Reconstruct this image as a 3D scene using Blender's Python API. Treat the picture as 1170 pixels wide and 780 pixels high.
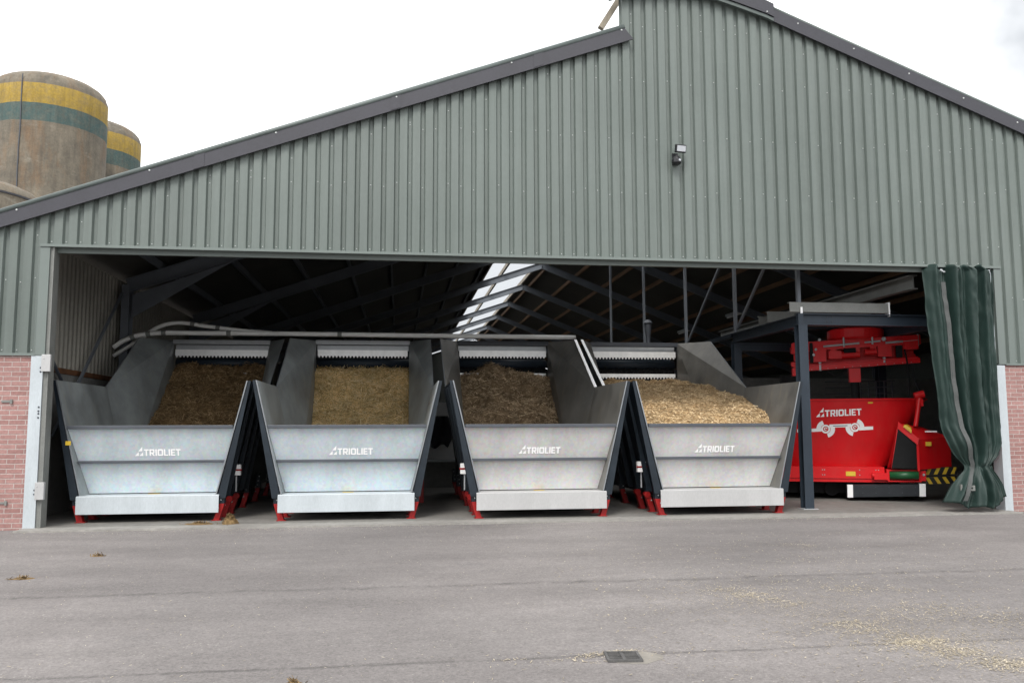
import bpy, bmesh, math, random
from mathutils import Vector, Matrix, noise as mnoise
R = math.radians
rnd = random.Random(7)
for o in list(bpy.data.objects):
    bpy.data.objects.remove(o)
SC = bpy.context.scene
COL = SC.collection

# ------------------------------------------------------------------ camera
cam_d = bpy.data.cameras.new("camera")
cam = bpy.data.objects.new("camera", cam_d)
COL.objects.link(cam)
yaw, pitch, roll = -0.1333, 0.1000, -0.0036
cam_f = Vector((-math.sin(yaw)*math.cos(pitch), math.cos(yaw)*math.cos(pitch), math.sin(pitch)))
r0 = Vector((math.cos(yaw), math.sin(yaw), 0)); u0 = r0.cross(cam_f)
cr = r0*math.cos(roll)+u0*math.sin(roll); cu = -r0*math.sin(roll)+u0*math.cos(roll)
M = Matrix((cr, cu, -cam_f)).transposed().to_4x4()
M.translation = Vector((5.3852, -13.6882, 1.5))
cam.matrix_world = M
cam_d.sensor_fit = 'HORIZONTAL'; cam_d.sensor_width = 36.0
cam_d.lens = 36.0*959.85/1170.0
cam_d.clip_start = 0.1; cam_d.clip_end = 2000
SC.camera = cam

# ------------------------------------------------------------------ sky (overcast) and sun
SUN_EL, SUN_AZ = 52.0, 200.0       # azimuth measured clockwise from +Y
world = bpy.data.worlds.new("World"); SC.world = world
world.use_nodes = True
wn = world.node_tree.nodes; wl = world.node_tree.links
bg = wn["Background"]
sky = wn.new("ShaderNodeTexSky"); sky.sky_type = 'NISHITA'; sky.sun_disc = False
sky.sun_elevation = R(SUN_EL); sky.sun_rotation = R(SUN_AZ)
sky.air_density = 1.0; sky.dust_density = 5.0; sky.ozone_density = 1.0
hsv = wn.new("ShaderNodeHueSaturation"); hsv.inputs['Saturation'].default_value = 0.12
wl.new(sky.outputs[0], hsv.inputs['Color'])
wtc = wn.new("ShaderNodeTexCoord")
wno = wn.new("ShaderNodeTexNoise"); wno.inputs['Scale'].default_value = 2.2; wno.inputs['Detail'].default_value = 6
wl.new(wtc.outputs['Generated'], wno.inputs['Vector'])
wr = wn.new("ShaderNodeValToRGB")
wr.color_ramp.elements[0].position = 0.42; wr.color_ramp.elements[0].color = (1.9, 2.0, 2.12, 1)
wr.color_ramp.elements[1].position = 0.68; wr.color_ramp.elements[1].color = (10.8, 10.8, 10.8, 1)
wl.new(wno.outputs[0], wr.inputs[0])
wm = wn.new("ShaderNodeMix"); wm.data_type = 'RGBA'; wm.inputs[0].default_value = 0.8
wl.new(hsv.outputs[0], wm.inputs[6]); wl.new(wr.outputs[0], wm.inputs[7])
wl.new(wm.outputs[2], bg.inputs['Color'])
bg.inputs['Strength'].default_value = 0.148
sun_d = bpy.data.lights.new("sun", 'SUN'); sun_d.energy = 1.0; sun_d.angle = R(18); sun_d.color = (1.0, 0.96, 0.9)
sun = bpy.data.objects.new("sun", sun_d); COL.objects.link(sun)
sd = Vector((math.sin(R(SUN_AZ))*math.cos(R(SUN_EL)), math.cos(R(SUN_AZ))*math.cos(R(SUN_EL)), math.sin(R(SUN_EL))))
sun.rotation_euler = (-sd).to_track_quat('-Z', 'Y').to_euler()
sun.location = (0, -30, 40)
SC.view_settings.view_transform = 'Standard'
SC.view_settings.look = 'None'
SC.view_settings.exposure = 1.25
SC.view_settings.gamma = 1.0
SC.view_settings.use_curve_mapping = False
SC.render.engine = 'CYCLES'
SC.cycles.max_bounces = 10; SC.cycles.diffuse_bounces = 6; SC.cycles.glossy_bounces = 4
SC.cycles.use_denoising = True

# ------------------------------------------------------------------ materials
def new_mat(name):
    m = bpy.data.materials.new(name); m.use_nodes = True
    nt = m.node_tree
    return m, nt.nodes, nt.links, nt.nodes["Principled BSDF"]
def coords(n, l, scale=(1, 1, 1)):
    tc = n.new("ShaderNodeNewGeometry"); mp = n.new("ShaderNodeMapping"); mp.inputs['Scale'].default_value = scale
    l.new(tc.outputs['Position'], mp.inputs[0]); return mp.outputs[0]
def mixc(n, l, fac, a, b, mode='MIX'):
    x = n.new("ShaderNodeMix"); x.data_type = 'RGBA'; x.blend_type = mode
    for sock, v in ((x.inputs[0], fac), (x.inputs[6], a), (x.inputs[7], b)):
        if isinstance(v, bpy.types.NodeSocket): l.new(v, sock)
        elif isinstance(v, (int, float)): sock.default_value = v
        else: sock.default_value = (*v, 1) if len(v) == 3 else v
    return x.outputs[2]
def ramp(n, l, src, p0, p1, c0=(0, 0, 0), c1=(1, 1, 1)):
    r = n.new("ShaderNodeValToRGB"); e = r.color_ramp.elements
    e[0].position = p0; e[0].color = (*c0, 1); e[1].position = p1; e[1].color = (*c1, 1)
    l.new(src, r.inputs[0]); return r.outputs[0]
def noise(n, l, vec, scale, detail=5, rough=0.6):
    t = n.new("ShaderNodeTexNoise"); t.inputs['Scale'].default_value = scale
    t.inputs['Detail'].default_value = detail; t.inputs['Roughness'].default_value = rough
    l.new(vec, t.inputs['Vector']); return t.outputs[0]
def bump(n, l, b, src, strength, dist=0.01):
    x = n.new("ShaderNodeBump"); x.inputs['Strength'].default_value = strength; x.inputs['Distance'].default_value = dist
    l.new(src, x.inputs['Height']); l.new(x.outputs[0], b.inputs['Normal'])
def simple(name, col, rough=0.5, metal=0.0, var=0.15, scale=2.0, stretch=(1, 1, 1), bmp=0.0, fine=0.0, rvar=0.1):
    m, n, l, b = new_mat(name)
    v = coords(n, l, stretch)
    a = noise(n, l, v, scale)
    dark = tuple(c*(1-var) for c in col); lite = tuple(min(1, c*(1+var)) for c in col)
    c = ramp(n, l, a, 0.3, 0.7, dark, lite)
    if fine:
        f = noise(n, l, v, scale*14, 4, 0.7)
        fr = ramp(n, l, f, 0.35, 0.65, (1-fine,)*3, (1+fine,)*3)
        c = mixc(n, l, 1.0, c, fr, 'MULTIPLY')
    l.new(c, b.inputs['Base Color'])
    rr = n.new("ShaderNodeMapRange"); rr.inputs[3].default_value = max(0.02, rough-rvar); rr.inputs[4].default_value = min(1, rough+rvar)
    l.new(a, rr.inputs[0]); l.new(rr.outputs[0], b.inputs['Roughness'])
    b.inputs['Metallic'].default_value = metal
    if bmp:
        bump(n, l, b, noise(n, l, v, scale*10), bmp)
    return m
MT = {}
def clad_mat():
    m, n, l, b = new_mat('grey_green_cladding')
    v = coords(n, l)
    sx = n.new("ShaderNodeSeparateXYZ"); g = n.new("ShaderNodeNewGeometry"); l.new(g.outputs['Position'], sx.inputs[0])
    d = n.new("ShaderNodeMath"); d.operation = 'DIVIDE'; l.new(sx.outputs[0], d.inputs[0]); d.inputs[1].default_value = 1.065
    fl = n.new("ShaderNodeMath"); fl.operation = 'FLOOR'; l.new(d.outputs[0], fl.inputs[0])
    wn_ = n.new("ShaderNodeTexWhiteNoise"); wn_.noise_dimensions = '1D'; l.new(fl.outputs[0], wn_.inputs['W'])
    sheet = ramp(n, l, wn_.outputs['Value'], 0, 1, (0.93,)*3, (1.06,)*3)
    c = ramp(n, l, noise(n, l, v, 0.45, 5), 0.3, 0.7, (0.102, 0.124, 0.114), (0.124, 0.147, 0.136))
    c = mixc(n, l, 1.0, c, sheet, 'MULTIPLY')
    st = ramp(n, l, noise(n, l, coords(n, l, (7, 7, 0.22)), 1.0, 6, 0.7), 0.42, 0.75, (1.04,)*3, (0.84, 0.85, 0.83))
    c = mixc(n, l, 1.0, c, st, 'MULTIPLY')
    c = mixc(n, l, 1.0, c, ramp(n, l, noise(n, l, v, 13, 4, 0.7), 0.3, 0.7, (0.96,)*3, (1.04,)*3), 'MULTIPLY')
    l.new(c, b.inputs['Base Color'])
    l.new(ramp(n, l, noise(n, l, v, 2.5, 4), 0.3, 0.7, (0.42,)*3, (0.6,)*3), b.inputs['Roughness'])
    bump(n, l, b, noise(n, l, coords(n, l, (1, 1, 0.35)), 3.0, 3), 0.12, 0.03)
    return m
MT['clad'] = clad_mat()
MT['clad_flat'] = simple('grey_green_trim', (0.13, 0.155, 0.145), 0.5, 0, 0.06, 1.0)
MT['screw'] = simple('screw_cap', (0.48, 0.50, 0.49), 0.35, 0.2, 0.05)
MT['barge'] = simple('dark_violet_barge', (0.034, 0.034, 0.043), 0.55, 0, 0.15, 2.0, fine=0.08)
MT['barge_top'] = simple('roof_edge_cap', (0.085, 0.105, 0.1), 0.5, 0, 0.2, 2.0)
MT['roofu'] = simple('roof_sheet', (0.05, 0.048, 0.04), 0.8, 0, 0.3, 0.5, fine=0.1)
MT['steelblue'] = simple('blue_grey_steel_paint', (0.024, 0.033, 0.045), 0.45, 0, 0.12, 3.0)
MT['steeldark'] = simple('dark_blue_steel', (0.013, 0.019, 0.026), 0.38, 0, 0.25, 3.0, fine=0.1)
MT['rafter'] = simple('rafter_paint', (0.135, 0.15, 0.17), 0.6, 0, 0.15, 1.5)
MT['wood'] = simple('purlin_wood', (0.16, 0.09, 0.045), 0.75, 0, 0.35, 3.0, (1, 0.2, 1))
MT['wood_pale'] = simple('weathered_timber', (0.26, 0.23, 0.18), 0.8, 0, 0.3, 6.0, (1, 1, 0.2))
MT['galv'] = simple('galvanised_steel', (0.42, 0.44, 0.455), 0.42, 0.35, 0.10, 5.0, fine=0.06)
MT['galv_plate'] = simple('pale_zinc_plate', (0.43, 0.47, 0.495), 0.5, 0.2, 0.08, 4.0, (1, 1, 0.3), fine=0.05)
def front_mat(name, col):
    m, n, l, b = new_mat(name)
    v = coords(n, l)
    a = noise(n, l, coords(n, l, (1, 1, 0.4)), 1.8, 6, 0.65)
    c = ramp(n, l, a, 0.3, 0.7, tuple(x*0.86 for x in col), tuple(x*1.08 for x in col))
    sp = n.new("ShaderNodeTexVoronoi"); sp.inputs['Scale'].default_value = 26; l.new(v, sp.inputs['Vector'])
    c = mixc(n, l, 0.10, c, mixc(n, l, 1.0, c, sp.outputs['Color'], 'OVERLAY'))
    d = ramp(n, l, noise(n, l, coords(n, l, (5, 5, 0.5)), 1.0, 7, 0.75), 0.52, 0.78, (0,)*3, (0.45,)*3)
    c = mixc(n, l, d, c, tuple(x*y for x, y in zip(col, (0.74, 0.70, 0.62))))
    sc_ = ramp(n, l, noise(n, l, coords(n, l, (1.2, 1, 14)), 3.0, 5, 0.8), 0.66, 0.72, (0,)*3, (0.35,)*3)
    c = mixc(n, l, sc_, c, tuple(min(1, x*1.25) for x in col))
    fl_ = ramp(n, l, noise(n, l, v, 55, 3, 0.8), 0.66, 0.72, (0,)*3, (0.5,)*3)
    c = mixc(n, l, fl_, c, (0.22, 0.17, 0.10))
    l.new(c, b.inputs['Base Color']); b.inputs['Metallic'].default_value = 0.3
    l.new(ramp(n, l, a, 0.3, 0.7, (0.34,)*3, (0.52,)*3), b.inputs['Roughness'])
    bump(n, l, b, noise(n, l, v, 1.6, 2), 0.10, 0.05)
    return m
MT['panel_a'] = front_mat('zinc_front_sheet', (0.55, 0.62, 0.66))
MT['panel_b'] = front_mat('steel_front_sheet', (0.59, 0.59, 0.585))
def inner_mat(name, col, stain):
    m, n, l, b = new_mat(name)
    v = coords(n, l)
    a = noise(n, l, v, 1.3, 6)
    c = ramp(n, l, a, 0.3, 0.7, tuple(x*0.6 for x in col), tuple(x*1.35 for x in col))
    v2 = coords(n, l, (1, 3, 0.6))
    s = ramp(n, l, noise(n, l, v2, 2.2, 7, 0.7), 0.55, 0.75)
    c = mixc(n, l, s, c, stain)
    l.new(c, b.inputs['Base Color'])
    b.inputs['Metallic'].default_value = 0.25
    l.new(ramp(n, l, a, 0.2, 0.8, (0.35,)*3, (0.55,)*3), b.inputs['Roughness'])
    return m
MT['kick_b'] = simple('steel_kick_plate', (0.40, 0.40, 0.40), 0.45, 0.2, 0.06, 4.0, (1, 1, 0.3), fine=0.05)
MT['galv_dull'] = simple('dull_galvanised', (0.17, 0.175, 0.165), 0.6, 0.1, 0.15, 3.0, fine=0.08)
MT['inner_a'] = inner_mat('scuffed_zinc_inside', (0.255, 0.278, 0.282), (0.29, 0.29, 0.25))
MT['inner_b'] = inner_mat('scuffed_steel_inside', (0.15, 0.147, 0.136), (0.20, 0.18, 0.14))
MT['edge'] = simple('bare_steel_edge', (0.22, 0.235, 0.25), 0.35, 0.4, 0.15, 6.0)
MT['rail'] = simple('rail_grey', (0.055, 0.062, 0.075), 0.5, 0.0, 0.15, 5.0)
def red_mat():
    m, n, l, b = new_mat('red_machine_paint')
    v = coords(n, l)
    c = ramp(n, l, noise(n, l, v, 1.5, 5), 0.3, 0.7, (0.54, 0.005, 0.009), (0.64, 0.008, 0.012))
    d = ramp(n, l, noise(n, l, coords(n, l, (2.5, 2.5, 0.7)), 1.6, 7, 0.75), 0.46, 0.78, (0,)*3, (0.16,)*3)
    c = mixc(n, l, d, c, (0.30, 0.12, 0.09))
    sp = ramp(n, l, noise(n, l, v, 40, 3, 0.8), 0.62, 0.72, (0,)*3, (0.15,)*3)
    c = mixc(n, l, sp, c, (0.35, 0.16, 0.12))
    l.new(c, b.inputs['Base Color'])
    l.new(ramp(n, l, noise(n, l, v, 3.0, 6, 0.7), 0.3, 0.7, (0.26,)*3, (0.5,)*3), b.inputs['Roughness'])
    bump(n, l, b, noise(n, l, v, 1.3, 2), 0.08, 0.04)
    return m
MT['red'] = red_mat()
MT['red_leg'] = simple('red_leg_paint', (0.26, 0.009, 0.009), 0.45, 0, 0.2, 6.0, fine=0.12)
MT['white'] = simple('white_sticker', (0.88, 0.88, 0.88), 0.45, 0, 0.03)
MT['yellow'] = simple('yellow_sticker', (0.62, 0.42, 0.03), 0.5, 0, 0.08, 8.0)
MT['black'] = simple('black_rubber', (0.008, 0.0085, 0.009), 0.75, 0, 0.3, 4.0, fine=0.2)
MT['black'].node_tree.nodes['Principled BSDF'].inputs['Specular IOR Level'].default_value = 0.2
MT['blackplate'] = simple('black_steel_plate', (0.028, 0.032, 0.038), 0.5, 0.2, 0.2, 4.0, fine=0.1)
MT['green'] = simple('green_roller', (0.01, 0.085, 0.028), 0.45, 0, 0.15, 5.0)
MT['pipe'] = simple('grey_plastic_pipe', (0.72, 0.72, 0.7), 0.45, 0, 0.10, 3.0)
MT['tooth'] = simple('bright_toothed_steel', (0.82, 0.82, 0.81), 0.35, 0.25, 0.12, 5.0)
MT['curtain'] = simple('green_tarpaulin', (0.0135, 0.03, 0.0255), 0.52, 0, 0.15, 1.5, fine=0.06, bmp=0.05)
MT['strap'] = simple('grey_webbing', (0.062, 0.067, 0.065), 0.7, 0, 0.25, 6.0, fine=0.15)
MT['sidecorr'] = simple('cream_corrugated_sheet', (0.27, 0.258, 0.225), 0.65, 0, 0.15, 0.9, fine=0.06)
MT['rust'] = simple('rusty_strip', (0.14, 0.058, 0.022), 0.85, 0, 0.4, 5.0)
MT['conc_wall'] = simple('grey_concrete', (0.19, 0.19, 0.18), 0.85, 0, 0.2, 0.8, fine=0.12)
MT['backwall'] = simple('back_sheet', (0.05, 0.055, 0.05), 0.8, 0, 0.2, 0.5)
MT['partition'] = simple('white_partition', (0.72, 0.72, 0.7), 0.7, 0, 0.12, 1.0)
MT['cloth'] = simple('dark_cloth', (0.03, 0.032, 0.036), 0.9, 0, 0.3, 8.0)
MT['lens'] = simple('lamp_glass', (0.45, 0.47, 0.5), 0.15, 0, 0.05)
MT['lampblack'] = simple('lamp_housing', (0.012, 0.0125, 0.015), 0.35, 0, 0.1)
MT['iron'] = simple('cast_iron', (0.115, 0.112, 0.11), 0.6, 0.5, 0.3, 12.0, fine=0.2)
MT['slot_shade'] = simple('drain_slot_shade', (0.012, 0.011, 0.010), 0.9, 0, 0.1)  # near-black colour painted as the shade inside the drain slots
MT['tube'] = simple('unlit_tube_lamp', (0.6, 0.6, 0.6), 0.5, 0, 0.05)

# translucent rooflight sheet
m, n, l, b = new_mat('milky_rooflight')
tl = n.new("ShaderNodeBsdfTranslucent"); tl.inputs[0].default_value = (0.88, 0.90, 0.90, 1)
tp = n.new("ShaderNodeBsdfTransparent"); tp.inputs[0].default_value = (0.99, 0.99, 0.99, 1)
ms = n.new("ShaderNodeMixShader"); ms.inputs[0].default_value = 0.97
l.new(tl.outputs[0], ms.inputs[1]); l.new(tp.outputs[0], ms.inputs[2])
l.new(ms.outputs[0], n["Material Output"].inputs[0])
MT['rooflight'] = m

# brick
def brick_mat():
    m, n, l, b = new_mat('pink_red_brick')
    tc = n.new("ShaderNodeTexCoord"); sx = n.new("ShaderNodeSeparateXYZ"); l.new(tc.outputs['Object'], sx.inputs[0])
    ad = n.new("ShaderNodeMath"); l.new(sx.outputs[0], ad.inputs[0]); l.new(sx.outputs[1], ad.inputs[1])
    cb = n.new("ShaderNodeCombineXYZ"); l.new(ad.outputs[0], cb.inputs[0]); l.new(sx.outputs[2], cb.inputs[1])
    bt = n.new("ShaderNodeTexBrick")
    bt.inputs['Scale'].default_value = 1.0
    bt.inputs['Brick Width'].default_value = 0.235; bt.inputs['Row Height'].default_value = 0.0735
    bt.inputs['Mortar Size'].default_value = 0.0075; bt.inputs['Mortar Smooth'].default_value = 0.45
    bt.inputs['Bias'].default_value = -0.1
    bt.inputs['Color1'].default_value = (0.260, 0.138, 0.126, 1); bt.inputs['Color2'].default_value = (0.330, 0.190, 0.174, 1)
    bt.inputs['Mortar'].default_value = (0.38, 0.325, 0.305, 1)
    l.new(cb.outputs[0], bt.inputs['Vector'])
    v = coords(n, l)
    f = ramp(n, l, noise(n, l, v, 28, 4, 0.7), 0.3, 0.7, (0.82,)*3, (1.14,)*3)
    c = mixc(n, l, 1.0, bt.outputs['Color'], f, 'MULTIPLY')
    g = ramp(n, l, noise(n, l, v, 1.2, 4), 0.3, 0.7, (0.9,)*3, (1.06,)*3)
    c = mixc(n, l, 1.0, c, g, 'MULTIPLY')
    l.new(c, b.inputs['Base Color']); b.inputs['Roughness'].default_value = 0.88
    inv = n.new("ShaderNodeMath"); inv.operation = 'SUBTRACT'; inv.inputs[0].default_value = 1; l.new(bt.outputs['Fac'], inv.inputs[1])
    bump(n, l, b, inv.outputs[0], 0.6, 0.008)
    return m
MT['brick'] = brick_mat()

for k_, sp_ in (('red', .3), ('steelblue', .25), ('steeldark', .3), ('curtain', .35), ('red_leg', .3), ('rafter', .3)):
    MT[k_].node_tree.nodes['Principled BSDF'].inputs['Specular IOR Level'].default_value = sp_
def band(n, l, src, lo, hi):
    a = n.new("ShaderNodeMath"); a.operation = 'GREATER_THAN'; l.new(src, a.inputs[0]); a.inputs[1].default_value = lo
    c = n.new("ShaderNodeMath"); c.operation = 'LESS_THAN'; l.new(src, c.inputs[0]); c.inputs[1].default_value = hi
    d = n.new("ShaderNodeMath"); d.operation = 'MULTIPLY'; l.new(a.outputs[0], d.inputs[0]); l.new(c.outputs[0], d.inputs[1])
    return d.outputs[0]
def silo_mat(name, bands):
    m, n, l, b = new_mat(name)
    v = coords(n, l)
    base = ramp(n, l, noise(n, l, v, 1.1, 6, 0.65), 0.3, 0.7, (0.110, 0.098, 0.078), (0.215, 0.185, 0.140))
    v2 = coords(n, l, (1.2, 1.2, 0.35))
    st = ramp(n, l, noise(n, l, v2, 1.6, 7, 0.7), 0.5, 0.72)
    base = mixc(n, l, st, base, (0.185, 0.120, 0.070))
    v3 = coords(n, l, (0.9, 0.9, 2.2))
    lt = ramp(n, l, noise(n, l, v3, 1.0, 6, 0.7), 0.58, 0.75)
    base = mixc(n, l, lt, base, (0.30, 0.275, 0.225))
    tc = n.new("ShaderNodeTexCoord"); sx = n.new("ShaderNodeSeparateXYZ"); l.new(tc.outputs['Object'], sx.inputs[0])
    wob = n.new("ShaderNodeMath"); wob.operation = 'MULTIPLY_ADD'; wob.inputs[1].default_value = 0.05
    l.new(noise(n, l, v, 3.0, 3), wob.inputs[0]); l.new(sx.outputs[2], wob.inputs[2])
    wear = ramp(n, l, noise(n, l, v, 5.0, 7, 0.75), 0.42, 0.75, (0.93,)*3, (0.35,)*3)
    streak = ramp(n, l, noise(n, l, coords(n, l, (2, 2, 0.2)), 3.0, 5, 0.7), 0.4, 0.7, (1.0,)*3, (0.72,)*3)
    c = base
    for lo, hi, col in bands:
        f = n.new("ShaderNodeMath"); f.operation = 'MULTIPLY'
        l.new(band(n, l, wob.outputs[0], lo, hi), f.inputs[0]); l.new(wear, f.inputs[1])
        c = mixc(n, l, f.outputs[0], c, col)
    c = mixc(n, l, 1.0, c, streak, 'MULTIPLY')
    c = mixc(n, l, 1.0, c, ramp(n, l, noise(n, l, v, 14, 5, 0.75), 0.3, 0.7, (0.8,)*3, (1.15,)*3), 'MULTIPLY')
    l.new(c, b.inputs['Base Color']); b.inputs['Roughness'].default_value = 0.9
    bump(n, l, b, noise(n, l, v, 12, 5, 0.7), 0.35, 0.03)
    return m
YEL, TEAL = (0.35, 0.235, 0.036), (0.052, 0.098, 0.095)
MT['silo_banded'] = silo_mat('weathered_banded_silo', [(13.33, 14.08, YEL), (12.66, 13.33, TEAL)])
MT['silo_plain'] = silo_mat('weathered_plain_silo', [])
MT['silo_rim'] = simple('pale_silo_rim', (0.3, 0.33, 0.31), 0.8, 0, 0.2, 3.0)

# asphalt
def asphalt():
    m, n, l, b = new_mat('worn_grey_asphalt')
    v = coords(n, l)
    c = ramp(n, l, noise(n, l, v, 0.35, 6, 0.6), 0.3, 0.7, (0.150, 0.138, 0.135), (0.198, 0.184, 0.179))
    v2 = coords(n, l, (0.25, 1.0, 1))
    c = mixc(n, l, 1.0, c, ramp(n, l, noise(n, l, v2, 1.3, 6, 0.65), 0.3, 0.7, (0.84,)*3, (1.13,)*3), 'MULTIPLY')
    c = mixc(n, l, 1.0, c, ramp(n, l, noise(n, l, v, 45, 4, 0.85), 0.3, 0.72, (0.62,)*3, (1.38,)*3), 'MULTIPLY')
    c = mixc(n, l, 1.0, c, ramp(n, l, noise(n, l, v, 9, 4, 0.8), 0.3, 0.72, (0.90,)*3, (1.09,)*3), 'MULTIPLY')
    # pale grit
    vo = n.new("ShaderNodeTexVoronoi"); vo.inputs['Scale'].default_value = 22; l.new(v, vo.inputs['Vector'])
    sp = ramp(n, l, vo.outputs['Distance'], 0.07, 0.16, (0.85,)*3, (0,)*3)
    gate = ramp(n, l, noise(n, l, v, 1.7, 4), 0.48, 0.62)
    g2 = mixc(n, l, 1.0, sp, gate, 'MULTIPLY')
    c = mixc(n, l, g2, c, (0.40, 0.375, 0.34))
    # faint wheel-worn arcs and stains
    w = n.new("ShaderNodeTexWave"); w.inputs['Scale'].default_value = 0.16; w.inputs['Distortion'].default_value = 7.0; w.inputs['Detail'].default_value = 4; w.inputs['Detail Scale'].default_value = 0.7
    l.new(coords(n, l, (0.35, 1, 1)), w.inputs['Vector'])
    c = mixc(n, l, 1.0, c, ramp(n, l, w.outputs['Fac'], 0.15, 0.95, (0.93,)*3, (1.06, 1.055, 1.05)), 'MULTIPLY')
    bl = ramp(n, l, noise(n, l, v, 0.9, 7, 0.75), 0.58, 0.72)
    c = mixc(n, l, bl, c, mixc(n, l, 1.0, c, (0.84, 0.85, 0.86), 'MULTIPLY'))
    # paving seams parallel to the barn: ragged, broken, part dark and part pale
    tc = n.new("ShaderNodeTexCoord"); sx = n.new("ShaderNodeSeparateXYZ"); l.new(tc.outputs['Object'], sx.inputs[0])
    for y0, w_, amp, thr, dark in ((-5.38, 0.10, 0.34, 0.44, 0.58), (-8.02, 0.045, 0.13, 0.40, 0.55), (-0.75, 0.07, 0.2, 0.5, 0.8), (-5.30, 0.05, 0.5, 0.55, 1.22)):
        nz = noise(n, l, coords(n, l, (1, 0.3, 1)), 2.6, 8, 0.8)
        a = n.new("ShaderNodeMath"); a.operation = 'MULTIPLY_ADD'; a.inputs[1].default_value = amp; l.new(nz, a.inputs[0]); l.new(sx.outputs[1], a.inputs[2])
        d = n.new("ShaderNodeMath"); d.operation = 'SUBTRACT'; l.new(a.outputs[0], d.inputs[0]); d.inputs[1].default_value = y0+amp*0.5
        e = n.new("ShaderNodeMath"); e.operation = 'ABSOLUTE'; l.new(d.outputs[0], e.inputs[0])
        f = ramp(n, l, e.outputs[0], 0.0, w_, (1,)*3, (0,)*3)
        br = ramp(n, l, noise(n, l, coords(n, l, (1, 1, 1)), 3.7+y0*.1, 7, 0.85), thr-0.06, thr+0.16)
        k = mixc(n, l, 1.0, f, br, 'MULTIPLY')
        c = mixc(n, l, k, c, mixc(n, l, 1.0, c, (dark,)*3, 'MULTIPLY'))
    l.new(c, b.inputs['Base Color']); b.inputs['Roughness'].default_value = 0.85
    b.inputs['Specular IOR Level'].default_value = 0.3
    bump(n, l, b, noise(n, l, v, 70, 3, 0.7), 0.5, 0.006)
    return m
MT['asphalt'] = asphalt()
def concrete(name, c0, c1):
    m, n, l, b = new_mat(name)
    v = coords(n, l)
    c = ramp(n, l, noise(n, l, v, 0.8, 6, 0.65), 0.3, 0.7, c0, c1)
    c = mixc(n, l, 1.0, c, ramp(n, l, noise(n, l, v, 11, 5, 0.7), 0.3, 0.7, (0.82,)*3, (1.14,)*3), 'MULTIPLY')
    c = mixc(n, l, 1.0, c, ramp(n, l, noise(n, l, v, 3.1, 6, 0.75), 0.35, 0.65, (0.86,)*3, (1.08,)*3), 'MULTIPLY')
    l.new(c, b.inputs['Base Color']); b.inputs['Roughness'].default_value = 0.75
    bump(n, l, b, noise(n, l, v, 30, 4), 0.2, 0.005)
    return m
MT['floor'] = concrete('stained_concrete_floor', (0.135, 0.130, 0.120), (0.20, 0.192, 0.178))
MT['collar'] = concrete('dusty_mortar_collar', (0.19, 0.175, 0.155), (0.26, 0.24, 0.21))
MT['threshold'] = concrete('pale_concrete_threshold', (0.20, 0.192, 0.178), (0.27, 0.26, 0.24))

def straw_mat(name, c0, c1, c2):
    m, n, l, b = new_mat(name)
    at = n.new("ShaderNodeAttribute"); at.attribute_name = 'shade'
    r = n.new("ShaderNodeValToRGB"); e = r.color_ramp.elements
    e[0].color = (*c0, 1); e[1].color = (*c2, 1); k = e.new(0.5); k.color = (*c1, 1)
    l.new(at.outputs['Fac'], r.inputs[0])
    v = coords(n, l)
    c = mixc(n, l, 1.0, r.outputs[0], ramp(n, l, noise(n, l, v, 2.4, 6, 0.7), 0.3, 0.7, (0.70,)*3, (1.25,)*3), 'MULTIPLY')
    c = mixc(n, l, 1.0, c, ramp(n, l, noise(n, l, v, 35, 4, 0.75), 0.3, 0.7, (0.65,)*3, (1.3,)*3), 'MULTIPLY')
    l.new(c, b.inputs['Base Color']); b.inputs['Roughness'].default_value = 0.85
    b.inputs['Specular IOR Level'].default_value = 0.2
    bump(n, l, b, noise(n, l, v, 40, 5, 0.8), 0.8, 0.03)
    return m
MT['feed1'] = straw_mat('dark_brown_silage', (0.125, 0.078, 0.035), (0.27, 0.175, 0.085), (0.56, 0.39, 0.21))
MT['feed2'] = straw_mat('tan_hay', (0.42, 0.27, 0.10), (0.80, 0.57, 0.26), (0.92, 0.76, 0.46))
MT['feed3'] = straw_mat('brown_silage', (0.14, 0.094, 0.052), (0.35, 0.25, 0.15), (0.66, 0.51, 0.33))
MT['feed4'] = straw_mat('golden_chopped_feed', (0.28, 0.18, 0.085), (0.54, 0.385, 0.21), (0.78, 0.61, 0.39))
MT['litter'] = straw_mat('pale_straw', (0.28, 0.25, 0.20), (0.44, 0.375, 0.275), (0.62, 0.55, 0.43))
MT['dung'] = straw_mat('brown_feed_crumbs', (0.13, 0.08, 0.035), (0.24, 0.16, 0.075), (0.36, 0.26, 0.14))

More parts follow.
